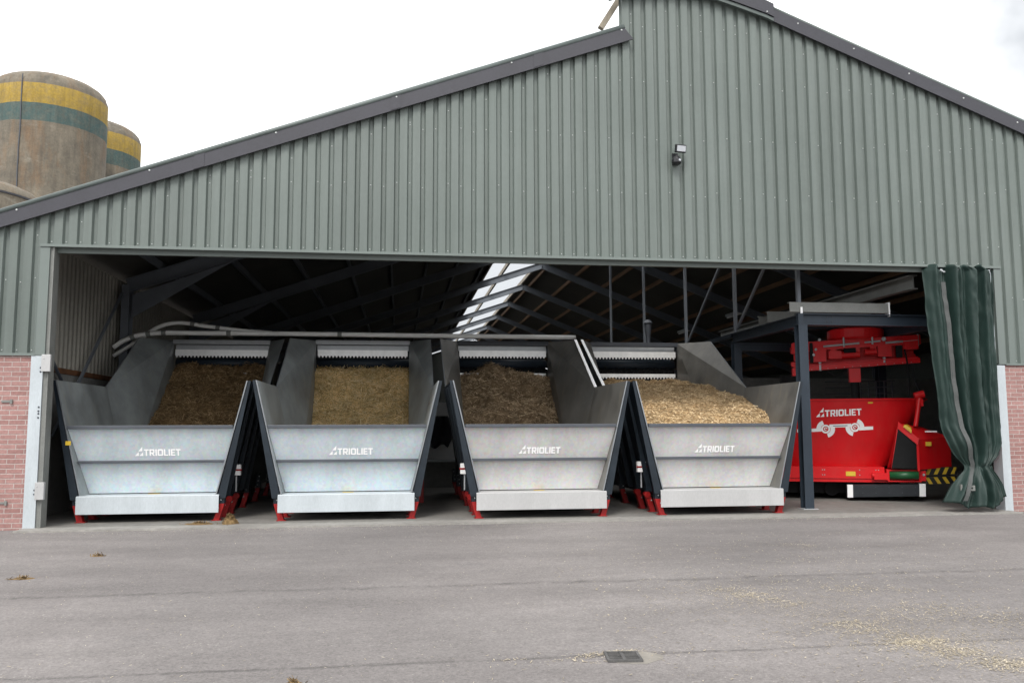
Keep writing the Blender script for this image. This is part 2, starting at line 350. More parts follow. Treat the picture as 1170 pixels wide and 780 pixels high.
# ------------------------------------------------------------------ mesh helpers
class MB:
    def __init__(s): s.v = []; s.f = []; s.mi = []; s.shade = None
    def face(s, pts, mi=0):
        k = len(s.v); s.v += [tuple(p) for p in pts]; s.f.append(tuple(range(k, k+len(pts)))); s.mi.append(mi)
    def box(s, x0, x1, y0, y1, z0, z1, mi=0):
        s.hexa([(x0, y0, z0), (x1, y0, z0), (x1, y1, z0), (x0, y1, z0), (x0, y0, z1), (x1, y0, z1), (x1, y1, z1), (x0, y1, z1)], mi)
    def hexa(s, p, mi=0):
        k = len(s.v); s.v += [tuple(q) for q in p]
        for f in ((3, 2, 1, 0), (4, 5, 6, 7), (0, 1, 5, 4), (1, 2, 6, 5), (2, 3, 7, 6), (3, 0, 4, 7)):
            s.f.append(tuple(k+i for i in f)); s.mi.append(mi)
    def bar(s, a, b, w, h, mi=0, up=(0, 0, 1)):
        a = Vector(a); b = Vector(b); d = (b-a).normalized(); up = Vector(up)
        if abs(d.dot(up)) > 0.99: up = Vector((0, 1, 0))
        x = d.cross(up).normalized()*w/2; y = x.cross(d).normalized()*h/2
        s.hexa([a-x-y, a+x-y, b+x-y, b-x-y, a-x+y, a+x+y, b+x+y, b-x+y], mi)
    def ibeam(s, a, b, w, h, t=0.02, mi=0, up=(0, 0, 1)):
        a = Vector(a); b = Vector(b); d = (b-a).normalized(); u = Vector(up)
        if abs(d.dot(u)) > 0.99: u = Vector((0, 1, 0))
        x = d.cross(u).normalized(); y = x.cross(d).normalized()
        s.bar(a, b, t, h-2*t, mi, up); s.bar(a+y*(h/2-t/2), b+y*(h/2-t/2), w, t, mi, up); s.bar(a-y*(h/2-t/2), b-y*(h/2-t/2), w, t, mi, up)
    def tube(s, pts, r, seg=12, mi=0, cap=True):
        pts = [Vector(p) for p in pts]; rings = []
        rs = r if isinstance(r, (list, tuple)) else [r]*len(pts)
        prev = None
        for i, p in enumerate(pts):
            d = (pts[min(i+1, len(pts)-1)]-pts[max(i-1, 0)]).normalized()
            if prev is None:
                up = Vector((0, 0, 1)) if abs(d.z) < 0.9 else Vector((1, 0, 0))
                x = d.cross(up).normalized()
            else: x = (prev-d*prev.dot(d)).normalized()
            prev = x; y = d.cross(x)
            k = len(s.v); rings.append(k)
            for j in range(seg):
                t = 2*math.pi*j/seg; s.v.append(tuple(p+(x*math.cos(t)+y*math.sin(t))*rs[i]))
        for a, b in zip(rings, rings[1:]):
            for j in range(seg):
                s.f.append((a+j, a+(j+1) % seg, b+(j+1) % seg, b+j)); s.mi.append(mi)
        if cap:
            s.f.append(tuple(rings[0]+j for j in reversed(range(seg)))); s.mi.append(mi)
            s.f.append(tuple(rings[-1]+j for j in range(seg))); s.mi.append(mi)
    def cyl(s, a, b, r, seg=16, mi=0): s.tube([a, b], r, seg, mi)
    def dot(s, p, r, mi=0, axis=(0, -1, 0)):
        p = Vector(p); a = Vector(axis).normalized(); s.tube([p, p+a*r*0.6], [r, r*0.7], 8, mi)
    def prism(s, poly, y0, y1, mi=0):
        k = len(poly)
        s.face([(x, y0, z) for x, z in poly], mi); s.face([(x, y1, z) for x, z in reversed(poly)], mi)
        for i in range(k):
            (xa, za), (xb, zb) = poly[i], poly[(i+1) % k]
            s.face([(xa, y0, za), (xa, y1, za), (xb, y1, zb), (xb, y0, zb)], mi)
    def slab(s, p, th, mi=0, mi_back=None, mi_edge=None):
        """p: list of polygons sharing one sheet, th: offset vector (thickness)."""
        th = Vector(th); mb = mi if mi_back is None else mi_back; me = mi if mi_edge is None else mi_edge
        from collections import Counter
        cnt = Counter()
        for q in p:
            kk = [tuple(round(c, 4) for c in x) for x in q]
            for i in range(len(kk)): cnt[frozenset((kk[i], kk[(i+1) % len(kk)]))] += 1
        for q in p:
            s.face(q, mi); s.face([Vector(x)+th for x in reversed(q)], mb)
            kk = [tuple(round(c, 4) for c in x) for x in q]
            for i in range(len(kk)):
                if cnt[frozenset((kk[i], kk[(i+1) % len(kk)]))] == 1:
                    a, b = Vector(q[i]), Vector(q[(i+1) % len(kk)])
                    s.face([a, a+th, b+th, b], me)
    def build(s, name, mats, parent=None, smooth=False, weld=False, normals=True, loc=None):
        me = bpy.data.meshes.new(name); me.from_pydata(s.v, [], s.f)
        if not isinstance(mats, (list, tuple)): mats = [mats]
        for m in mats: me.materials.append(MT[m])
        for p, i in zip(me.polygons, s.mi): p.material_index = i; p.use_smooth = smooth
        if s.shade is not None:
            at = me.attributes.new('shade', 'FLOAT', 'POINT')
            for i, x in enumerate(s.shade): at.data[i].value = x
        if weld or normals:
            bm = bmesh.new(); bm.from_mesh(me)
            if weld: bmesh.ops.remove_doubles(bm, verts=bm.verts, dist=0.0005)
            if normals: bmesh.ops.recalc_face_normals(bm, faces=bm.faces)
            bm.to_mesh(me); bm.free()
        me.update()
        o = bpy.data.objects.new(name, me); COL.objects.link(o)
        if parent is not None: o.parent = parent
        if loc is not None: o.location = loc
        return o
def bevel(o, w=0.006, seg=2):
    md = o.modifiers.new('soft_edges', 'BEVEL'); md.width = w; md.segments = seg; md.limit_method = 'ANGLE'; md.angle_limit = R(40)
    return o
def thing(name, label, cat, loc=(0, 0, 0), rz=0.0, group=None):
    o = bpy.data.objects.new(name, None); COL.objects.link(o); o.location = loc; o.rotation_euler = (0, 0, rz)
    o.empty_display_size = 0.3
    return tag(o, label, cat, group)
def tag(o, label=None, cat=None, group=None, kind=None):
    if label: o['label'] = label
    if cat: o['category'] = cat
    if group: o['group'] = group
    if kind: o['kind'] = kind
    return o

# ------------------------------------------------------------------ ground
mb = MB()
mb.face([(-250, -250, 0), (270, -250, 0), (270, 300, 0), (-250, 300, 0)])
tag(mb.build('ground', 'asphalt', loc=(0, 0, -0.03)), kind='structure')
mb = MB()
mb.box(-0.55, 23.8, 0.06, 58, -0.1, 0.0)
tag(mb.build('floor', 'floor'), kind='structure')
mb = MB(); mb.box(-0.19, 16.0, -0.36, 0.059, -0.1, -0.003); tag(mb.build('threshold', 'threshold'), kind='structure')

# ------------------------------------------------------------------ barn
barn = thing('barn', 'big grey-green clad barn with wide open front and dark roof edges', 'barn')
X0, XR, STEP, DEPTH = -1.25, 24.3, 9.14, 58.0
def zl(x): return 4.55+0.361*(x+0.76)            # lower edge of the left verge board
def zr(x): return 8.71-0.390*(x-11.82)           # lower edge of the right verge board
def zarc(x):                                      # lower edge of the raised ridge piece
    pts = [(8.9, 8.85), (9.4, 8.99), (9.95, 9.07), (10.4, 9.06), (10.81, 9.01), (11.3, 8.87), (11.82, 8.71), (12.0, 8.63)]
    for (a, za), (b_, zb) in zip(pts, pts[1:]):
        if a <= x <= b_: return za+(zb-za)*(x-a)/(b_-a)
    return pts[-1][1]
def ztop(x):
    if x < STEP: return zl(x)+0.12
    if x < 11.82: return zarc(x)+0.10
    return zr(x)+0.10
def zbot(x):
    if x < -0.035: return 2.635
    if x < 15.93: return 4.335
    return 2.58
P = 0.213
prof = [(0.0, 0.0), (0.122, 0.0), (0.143, 0.048), (0.192, 0.048)]
mb = MB()
xs = []
x = X0
while x < XR:
    for dx, dy in prof: xs.append((x+dx, dy))
    x += P
cuts = [-0.035, 15.93, STEP]
def prof_y(xx):
    for (a, ya), (b_, yb) in zip(xs, xs[1:]):
        if a <= xx <= b_: return ya+(yb-ya)*(xx-a)/max(1e-6, b_-a)
    return 0
allx = sorted(xs+[(c-1e-4, prof_y(c)) for c in cuts]+[(c+1e-4, prof_y(c)) for c in cuts])
cols = []
for xx, yy in allx:
    k = len(mb.v); zb, zt = zbot(xx), ztop(xx)
    mb.v += [(xx, yy, zb), (xx, yy, zt)]; cols.append((k, k+1, xx))
for (a, b_, xa), (c, d, xb) in zip(cols, cols[1:]):
    mb.f.append((a, c, d, b_)); mb.mi.append(0)
# screw heads in the troughs
x = X0; i = 0
while x < XR-P:
    tx = x+0.167; zb, zt = zbot(tx), ztop(tx)
    mb.dot((tx, 0.048, zb+0.05), 0.0095, 1)
    z = zb+1.15+0.0*i
    row = 0
    while z < zt-0.25:
        if (i+row) % 2 == 0 or rnd.random() < 0.25: mb.dot((tx, 0.048, z+0.05*math.sin(i*1.7)), 0.0095, 1)
        z += 1.0; row += 1
    if i % 3 == 1: mb.dot((tx, 0.048, zt-0.38), 0.0095, 1)
    x += P; i += 1
mb.build('front_cladding', ['clad', 'screw'], barn, normals=False)
# trims round the opening
mb = MB(); mb.box(-0.155, 16.13, -0.035, 0.10, 4.292, 4.334); mb.box(-0.15, 16.0, 0.10, 0.16, 4.22, 4.31)
mb.build('opening_head_trim', 'clad_flat', barn)
mb = MB(); mb.box(-0.150, -0.012, -0.018, 0.02, 2.60, 4.291); mb.build('opening_side_trim', 'clad_flat', barn)
mb = MB(); mb.box(15.99, 16.125, -0.018, 0.02, 2.56, 4.291); mb.build('opening_side_trim', 'clad_flat', barn)
mb = MB(); mb.box(X0, -0.151, -0.022, 0.06, 2.595, 2.634); mb.build('drip_trim', 'clad_flat', barn)
mb = MB(); mb.box(16.126, XR, -0.022, 0.06, 2.545, 2.579); mb.build('drip_trim', 'clad_flat', barn)
# header beam behind the cladding
mb = MB(); mb.ibeam((-0.5, 0.24, 4.45), (16.4, 0.24, 4.45), 0.14, 0.26); mb.build('lintel_beam', 'steelblue', barn)
# brick
mb = MB(); mb.box(X0, -0.205, 0.012, 0.25, -0.05, 2.594); mb.build('brick_panel', 'brick', barn)
mb = MB(); mb.box(16.10, XR, 0.012, 0.25, -0.05, 2.544); mb.build('brick_panel', 'brick', barn)
# wall tie plates on left brick
for zz in (1.88, 0.36):
    mb = MB()
    mb.box(-0.60, -0.44, -0.004, 0.012, zz, zz+0.03); mb.box(-0.47, -0.44, -0.02, -0.0041, zz-.02, zz+.05); mb.build('wall_tie', 'galv_dull', barn)
# door posts
mb = MB(); mb.box(-0.205, -0.03, -0.012, 0.012, -0.02, 2.594); mb.box(-0.205, -0.195, 0.012, 0.20, -0.02, 2.594)
for zz in (2.35, 1.75, 1.65, 0.5):
    mb.dot((-0.06, -0.012, zz), 0.016, 1); mb.dot((-0.06, -0.012, zz+0.06), 0.016, 1)
mb.build('post_plate', ['galv_plate', 'rail'], barn)
mb = MB(); mb.box(-0.028, 0.035, 0.012, 0.03, 0, 4.29); mb.box(-0.028, -0.015, 0.03, 0.2, 0, 4.29); mb.box(0.036, 0.05, -0.01, 0.2, 0, 4.29)
mb.build('door_post', 'galv_dull', barn)
for z0 in (2.35, 0.42):
    mb = MB(); mb.box(-0.035, 0.095, -0.07, -0.013, z0, z0+0.26); mb.dot((-0.0, -0.07, z0+0.2), 0.012)
    bevel(mb.build('post_bracket', 'kick_b', barn), 0.008)
mb = MB(); mb.box(15.945, 16.10, -0.012, 0.012, -0.02, 2.544); mb.box(15.945, 15.96, 0.012, 0.22, -0.02, 4.29)
mb.build('post_plate', 'galv_plate', barn)
# verge boards
mb = MB()
a, e = X0-0.05, 9.30
h = 0.225
mb.hexa([(a, -0.085, zl(a)), (e-0.06+0.12, -0.085, zl(e)), (e+0.06, -0.055, zl(e)), (a, -0.055, zl(a)),
         (a, -0.085, zl(a)+h), (e-0.10, -0.085, zl(e-0.1)+h), (e-0.10, -0.055, zl(e-0.1)+h), (a, -0.055, zl(a)+h)])
x = -0.5
while x < 9.2:
    mb.dot((x, -0.085, zl(x)+0.20), 0.017, 1); x += 1.93
for x in (2.1, 5.2, 7.6):
    mb.hexa([(x, -0.091, zl(x)), (x+0.16, -0.091, zl(x+0.16)), (x+0.16, -0.085, zl(x+.16)), (x, -0.085, zl(x)), (x, -0.091, zl(x)+h), (x+.16, -0.091, zl(x+.16)+h), (x+.16, -0.085, zl(x+.16)+h), (x, -0.085, zl(x)+h)])
mb.build('verge_board', ['barge', 'screw'], barn)
mb = MB()
mb.tube([(a, -0.06, zl(a)+h+0.03), (e-0.1, -0.06, zl(e-0.1)+h+0.03)], 0.045, 10)
mb.build('verge_cap', 'barge_top', barn, smooth=True)
mb = MB(); a, e, h2 = 11.6, XR+0.1, 0.235
mb.hexa([(a, -0.085, zr(a)), (e, -0.085, zr(e)), (e, -0.055, zr(e)), (a, -0.055, zr(a)), (a, -0.085, zr(a)+h2), (e, -0.085, zr(e)+h2), (e, -0.055, zr(e)+h2), (a, -0.055, zr(a)+h2)])
x = 12.4
while x < XR: mb.dot((x, -0.085, zr(x)+0.165), 0.016, 1); x += 1.05
mb.build('verge_board', ['barge', 'screw'], barn)
mb = MB(); mb.tube([(a, -0.06, zr(a)+h2+0.02), (e, -0.06, zr(e)+h2+0.02)], 0.032, 10); mb.build('verge_cap', 'barge_top', barn, smooth=True)
mb = MB()
N = 26
for i in range(N):
    xa = 8.93+(11.93-8.93)*i/N; xb = 8.93+(11.93-8.93)*(i+1)/N
    za, zb = zarc(xa), zarc(xb)
    mb.hexa([(xa, -0.14, za+0.06), (xb, -0.14, zb+0.06), (xb, -0.055, zb+0.06), (xa, -0.055, za+0.06), (xa, -0.14, za+0.30), (xb, -0.14, zb+0.30), (xb, -0.055, zb+0.30), (xa, -0.055, za+0.30)])
    mb.hexa([(xa, -0.115, za-0.01), (xb, -0.115, zb-0.01), (xb, -0.057, zb-0.01), (xa, -0.057, za-0.01), (xa, -0.115, za+0.05), (xb, -0.115, zb+0.05), (xb, -0.057, zb+0.05), (xa, -0.057, za+0.05)], 1)
for x in (10.7, 11.1, 11.8): mb.dot((x, -0.14, zarc(x)+0.09), 0.015, 2)
mb.build('ridge_verge', ['barge', 'barge_top', 'screw'], barn, weld=True)
# roof sheets (corrugated section, seen from below)
def roofsheet(name, xa, za, xb, zb):
    mb = MB()
    nx = 40
    y0, y1 = -0.05, DEPTH
    t = 0.05
    mb.hexa([(xa, y0, za), (xb, y0, zb), (xb, y1, zb), (xa, y1, za), (xa, y0, za+t), (xb, y0, zb+t), (xb, y1, zb+t), (xa, y1, za+t)])
    mb.build(name, 'roofu', barn)
ROFF = 0.20
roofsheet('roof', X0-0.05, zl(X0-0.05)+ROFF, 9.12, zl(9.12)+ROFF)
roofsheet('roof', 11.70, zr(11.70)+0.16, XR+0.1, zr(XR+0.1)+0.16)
# arched rooflight over the ridge gap
mb = MB(); N = 14
for i in range(N):
    xa = 8.93+(11.95-8.93)*i/N; xb = 8.93+(11.95-8.93)*(i+1)/N
    mb.face([(xa, -0.05, zarc(xa)+0.25), (xb, -0.05, zarc(xb)+0.25), (xb, DEPTH, zarc(xb)+0.25), (xa, DEPTH, zarc(xa)+0.25)])
mb.build('rooflight', 'rooflight', barn, smooth=True, weld=True)
# timber struts holding the rooflight edge
for k in range(10):
    y = 0.25+5.9*k
    mb = MB(); mb.bar((9.24, y, 9.12), (8.86, y, 8.50), 0.10, 0.10, up=(0, 1, 0)); mb.build('rooflight_strut', 'wood_pale', barn)
# portal frames
APX, APZ = 11.68, 8.62
TY = [5.2+5.9*k for k in range(9)]
for y in TY:
    mb = MB()
    xa = -0.45
    def zu(x): return zl(x)+ROFF-0.16-0.16
    mb.ibeam((xa, y, zu(xa)), (APX, y, APZ+0.02), 0.15, 0.28, 0.02)
    mb.prism([(xa+0.1, zu(xa)-0.2), (xa+0.1, zu(xa)-0.70), (xa+0.4, zu(xa)-0.52), (xa+2.2, zu(xa+2.2)-0.2)], y-0.012, y+0.012)
    mb.build('rafter', 'rafter', barn)
    mb = MB(); xe = 23.9
    mb.ibeam((APX, y, APZ), (xe, y, zr(xe)+0.16-0.36), 0.15, 0.28, 0.02)
    mb.build('rafter', 'rafter', barn)
    mb = MB(); mb.ibeam((xa, y, 0), (xa, y, zu(xa)), 0.16, 0.30, 0.02); mb.build('column', 'rafter', barn)
    mb = MB(); mb.ibeam((xe, y, 0), (xe, y, zr(xe)-0.2), 0.16, 0.30, 0.02); mb.build('column', 'rafter', barn)
for k in range(8):
    x = 0.2+1.22*k; z = zl(x)+ROFF-0.09
    mb = MB(); mb.box(x-0.035, x+0.035, 0.1, DEPTH-0.2, z-0.08, z+0.075); mb.build('purlin', 'rafter', barn)
for k in range(10):
    x = 12.0+1.24*k; z = zr(x)+0.16-0.09
    mb = MB(); mb.box(x-0.035, x+0.035, 0.1, DEPTH-0.2, z-0.08, z+0.075); mb.build('purlin', 'wood', barn)
for x in (9.10, 9.95, 11.62):
    z = min(zarc(x)+0.2, APZ+0.25+0.03*x-0.2) if x > 9.5 else zl(x)+0.32
    z = {9.10: zl(9.1)+0.10, 9.95: 8.42, 11.62: 8.90}[x]
    mb = MB(); mb.box(x-0.04, x+0.04, 0.1, DEPTH-0.2, z-0.09, z+0.09); mb.build('purlin', 'wood_pale', barn)
# side walls, back wall
mb = MB()
y = 0.05; nrow = 0
px = []
while y < DEPTH:
    px += [(y, 0.0), (y+0.07, 0.0), (y+0.10, 0.03), (y+0.17, 0.03)]; y += 0.20
for (ya, da), (yb, db) in zip(px, px[1:]):
    mb.face([(-0.68+da, ya, 2.56), (-0.68+db, yb, 2.56), (-0.68+db, yb, 4.68), (-0.68+da, ya, 4.68)])
mb.build('side_sheeting', 'sidecorr', barn, normals=False)
mb = MB(); mb.box(-0.72, -0.60, 0.26, DEPTH, 2.46, 2.555); mb.build('wall_rail', 'rust', barn)
mb = MB(); mb.box(-0.85, -0.62, 0.26, DEPTH, -0.05, 2.455); mb.build('side_plinth', 'conc_wall', barn)
mb = MB(); mb.box(24.05, 24.25, 0.26, DEPTH, -0.05, zr(24.05)+0.1); mb.build('side_wall', 'backwall', barn)
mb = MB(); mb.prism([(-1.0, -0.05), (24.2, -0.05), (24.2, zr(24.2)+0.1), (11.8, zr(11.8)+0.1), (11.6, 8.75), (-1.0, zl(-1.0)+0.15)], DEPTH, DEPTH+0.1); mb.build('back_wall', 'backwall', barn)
# wall bracing left
mb = MB(); mb.cyl((-0.53, 0.6, 3.4), (-0.53, 2.9, 1.7), 0.03, 8); mb.build('wall_brace', 'rail', barn)
mb = MB(); mb.bar((-0.50, 5.0, 4.35), (-0.50, 1.7, 1.35), 0.045, 0.05); mb.build('wall_brace', 'rafter', barn)
# inner partition behind the feeders and beside the mixer bay
mb = MB(); mb.box(0.2, 12.2, 7.6, 7.75, -0.02, 2.1); mb.build('partition_wall', 'partition', barn)
mb = MB(); mb.box(12.9, 23.9, 12.0, 12.15, -0.02, 3.0); mb.build('partition_wall', 'conc_wall', barn)
mb = MB(); mb.box(6.0, 7.0, 7.25, 7.58, 0.62, 0.67); mb.box(6.0, 7.0, 7.35, 7.58, -0.01, 0.619, 1); mb.build('wall_shelf', ['galv', 'conc_wall'], barn)

# tube lamps under the right roof
for i, (yc, lab) in enumerate(((24.5, 'unlit tube lamp deeper under the dark right roof slope'), (18.4, 'unlit tube lamp nearer the front under the right roof slope'))):
    x = 18.8; z = zr(x)+0.16-0.20
    t = thing('tube_lamp', lab, 'lamp', (x, yc, z), group='tube lamps under the roof')
    mb = MB(); mb.box(-0.07, 0.07, -0.95, 0.95, -0.0, 0.10); mb.build('housing', 'galv', t)
    mb = MB(); mb.cyl((0, -0.9, -0.04), (0, 0.9, -0.04), 0.035, 8); mb.build('tube', 'tube', t)

# floodlight
fl = thing('floodlight', 'small black floodlight with motion sensor fixed high on the cladding', 'floodlight', (10.08, -0.0, 6.08))
mb = MB(); mb.box(-0.05, 0.05, -0.03, 0.0, -0.10, 0.10); mb.box(-0.02, 0.02, -0.12, -0.03, -0.02, 0.05); mb.build('bracket', 'lampblack', fl)
mb = MB(); mb.box(-0.115, 0.115, -0.075, 0.0, -0.075, 0.085)
hd = bevel(mb.build('head', 'lampblack', fl, loc=(0.05, -0.12, 0.15)), 0.012); hd.rotation_euler = (R(12), 0, R(10)); hd.scale = (.85, .85, .85)
mb = MB(); mb.box(-0.095, 0.095, -0.082, -0.076, -0.052, 0.062); mb.build('lens', 'lens', hd)
mb = MB(); mb.tube([(0, -0.10, -0.12), (0, -0.10, -0.09), (0, -0.10, -0.04), (0, -0.10, 0.02)], [0.05, 0.085, 0.085, 0.05], 14)
mb.dot((0.03, -0.175, -0.06), 0.025, 1, (0.2, -1, 0))
mb.build('sensor', ['lampblack', 'lens'], fl, smooth=False)

# ------------------------------------------------------------------ silos
def silo(label, x, y, r, dome, zt, mat, seam):
    t = thing('silo', label, 'silo', (x, y, 0), group='old feed silos behind the barn')
    pts = [(r, 0), (r, zt-1.4), (r, zt-0.7), (r, zt-0.05), (r*0.985, zt)]
    if dome:
        for k in range(1, 9):
            a = k/8*math.pi/2; pts.append((r*0.985*math.cos(a)*1.0+0.0, zt+dome*math.sin(a)))
    S = 72; mb = MB()
    for (rr, z) in pts:
        for j in range(S):
            a = 2*math.pi*j/S; q = rr*(1+0.006*mnoise.noise(Vector((math.cos(a)*3, math.sin(a)*3, z*0.6))))
            mb.v.append((q*math.cos(a), q*math.sin(a), z))
    for i in range(len(pts)-1):
        for j in range(S): mb.f.append((i*S+j, i*S+(j+1) % S, (i+1)*S+(j+1) % S, (i+1)*S+j)); mb.mi.append(0)
    o = mb.build('shell', mat, t, smooth=True, weld=True)
    if dome:
        mb = MB(); mb.tube([(0.02, 0, zt+dome-0.05), (0.02, 0, zt+dome+0.05)], [0.5, 0.42], 20); mb.build('hatch', 'silo_plain', t)
    if seam is not None:
        mb = MB(); a = R(seam); rr = r+0.025
        z = 0.0; pp = []
        while z < zt+0.3:
            q = rr if z < zt else rr-0.06
            pp.append((rr*math.cos(a)+0.01*rnd.uniform(-1, 1), rr*math.sin(a), z)); z += 0.35
        mb.tube(pp, 0.02, 6); mb.build('seam_cable', 'rail', t)
    return t
silo('banded silo in front, largest in view with yellow and teal rings', -8.18, 20, 2.03, 0.72, 14.22, 'silo_banded', -95)
silo('banded silo standing behind another, only its right flank showing', -8.25, 24.6, 2.03, 0.72, 14.22, 'silo_banded', None)
t = silo('lower plain brown silo with shallow domed top and no coloured rings', -6.78, 11, 2.0, .50, 7.86, 'silo_plain', None)
mb = MB(); mb.tube([(0, 0, 7.74), (0, 0, 7.79)], [2.025, 2.025], 64); mb.build('eave_ring', 'barge', t)

# ------------------------------------------------------------------ lettering (flat shapes, one mesh)
def letter_polys(ch):
    w = 0.2
    q = lambda x0, z0, x1, z1: [(x0, z0), (x1, z0), (x1, z1), (x0, z1)]
    if ch == 'T': return 0.70, [q(0, .8, .70, 1), q(.24, 0, .46, .8)]
    if ch == 'I': return 0.22, [q(0, 0, .22, 1)]
    if ch == 'L': return 0.58, [q(0, 0, .22, 1), q(.22, 0, .58, .2)]
    if ch == 'E': return 0.62, [q(0, 0, .22, 1), q(.22, 0, .62, .2), q(.22, .41, .56, .59), q(.22, .8, .62, 1)]
    if ch == 'R': return 0.74, [q(0, 0, .22, 1), [(.22, .8), (.52, .8), (.66, 1), (.22, 1)], [(.52, .8), (.72, .88), (.66, 1)], [(.52, .8), (.52, .53), (.72, .45), (.72, .88)], [(.22, .35), (.62, .35), (.72, .45), (.52, .53), (.22, .53)], [(.30, .35), (.52, 0), (.78, 0), (.54, .35)]]
    if ch == 'O':
        return 0.80, [[(0, .14), (.22, .22), (.22, .78), (0, .86)], [(0, .86), (.22, .78), (.58, .78), (.80, .86), (.68, 1), (.12, 1)], [(.80, .86), (.58, .78), (.58, .22), (.80, .14)], [(.80, .14), (.58, .22), (.22, .22), (0, .14), (.12, 0), (.68, 0)]]
def wordmark():
    """polygons of the maker's mark, letters 1 high, origin bottom left; returns (polys, width)"""
    polys = [[(0, 0), (.56, 0), (.56, .62)], [(.62, 0), (1.20, 0), (1.15, .56), (.92, .30)], [(.50, .70), (1.08, .70), (1.12, 1.38)], [(.68, .58), (.86, .40), (1.08, .6699), (.62, .6699)][0:2]+[(.80, .6699)]][0:3]
    x = 1.30
    for ch in 'TRIOLIET':
        w, ps = letter_polys(ch)
        polys += [[(x+a, b_) for a, b_ in p] for p in ps]; x += w+0.10
    return polys, x
WM, WMW = wordmark()

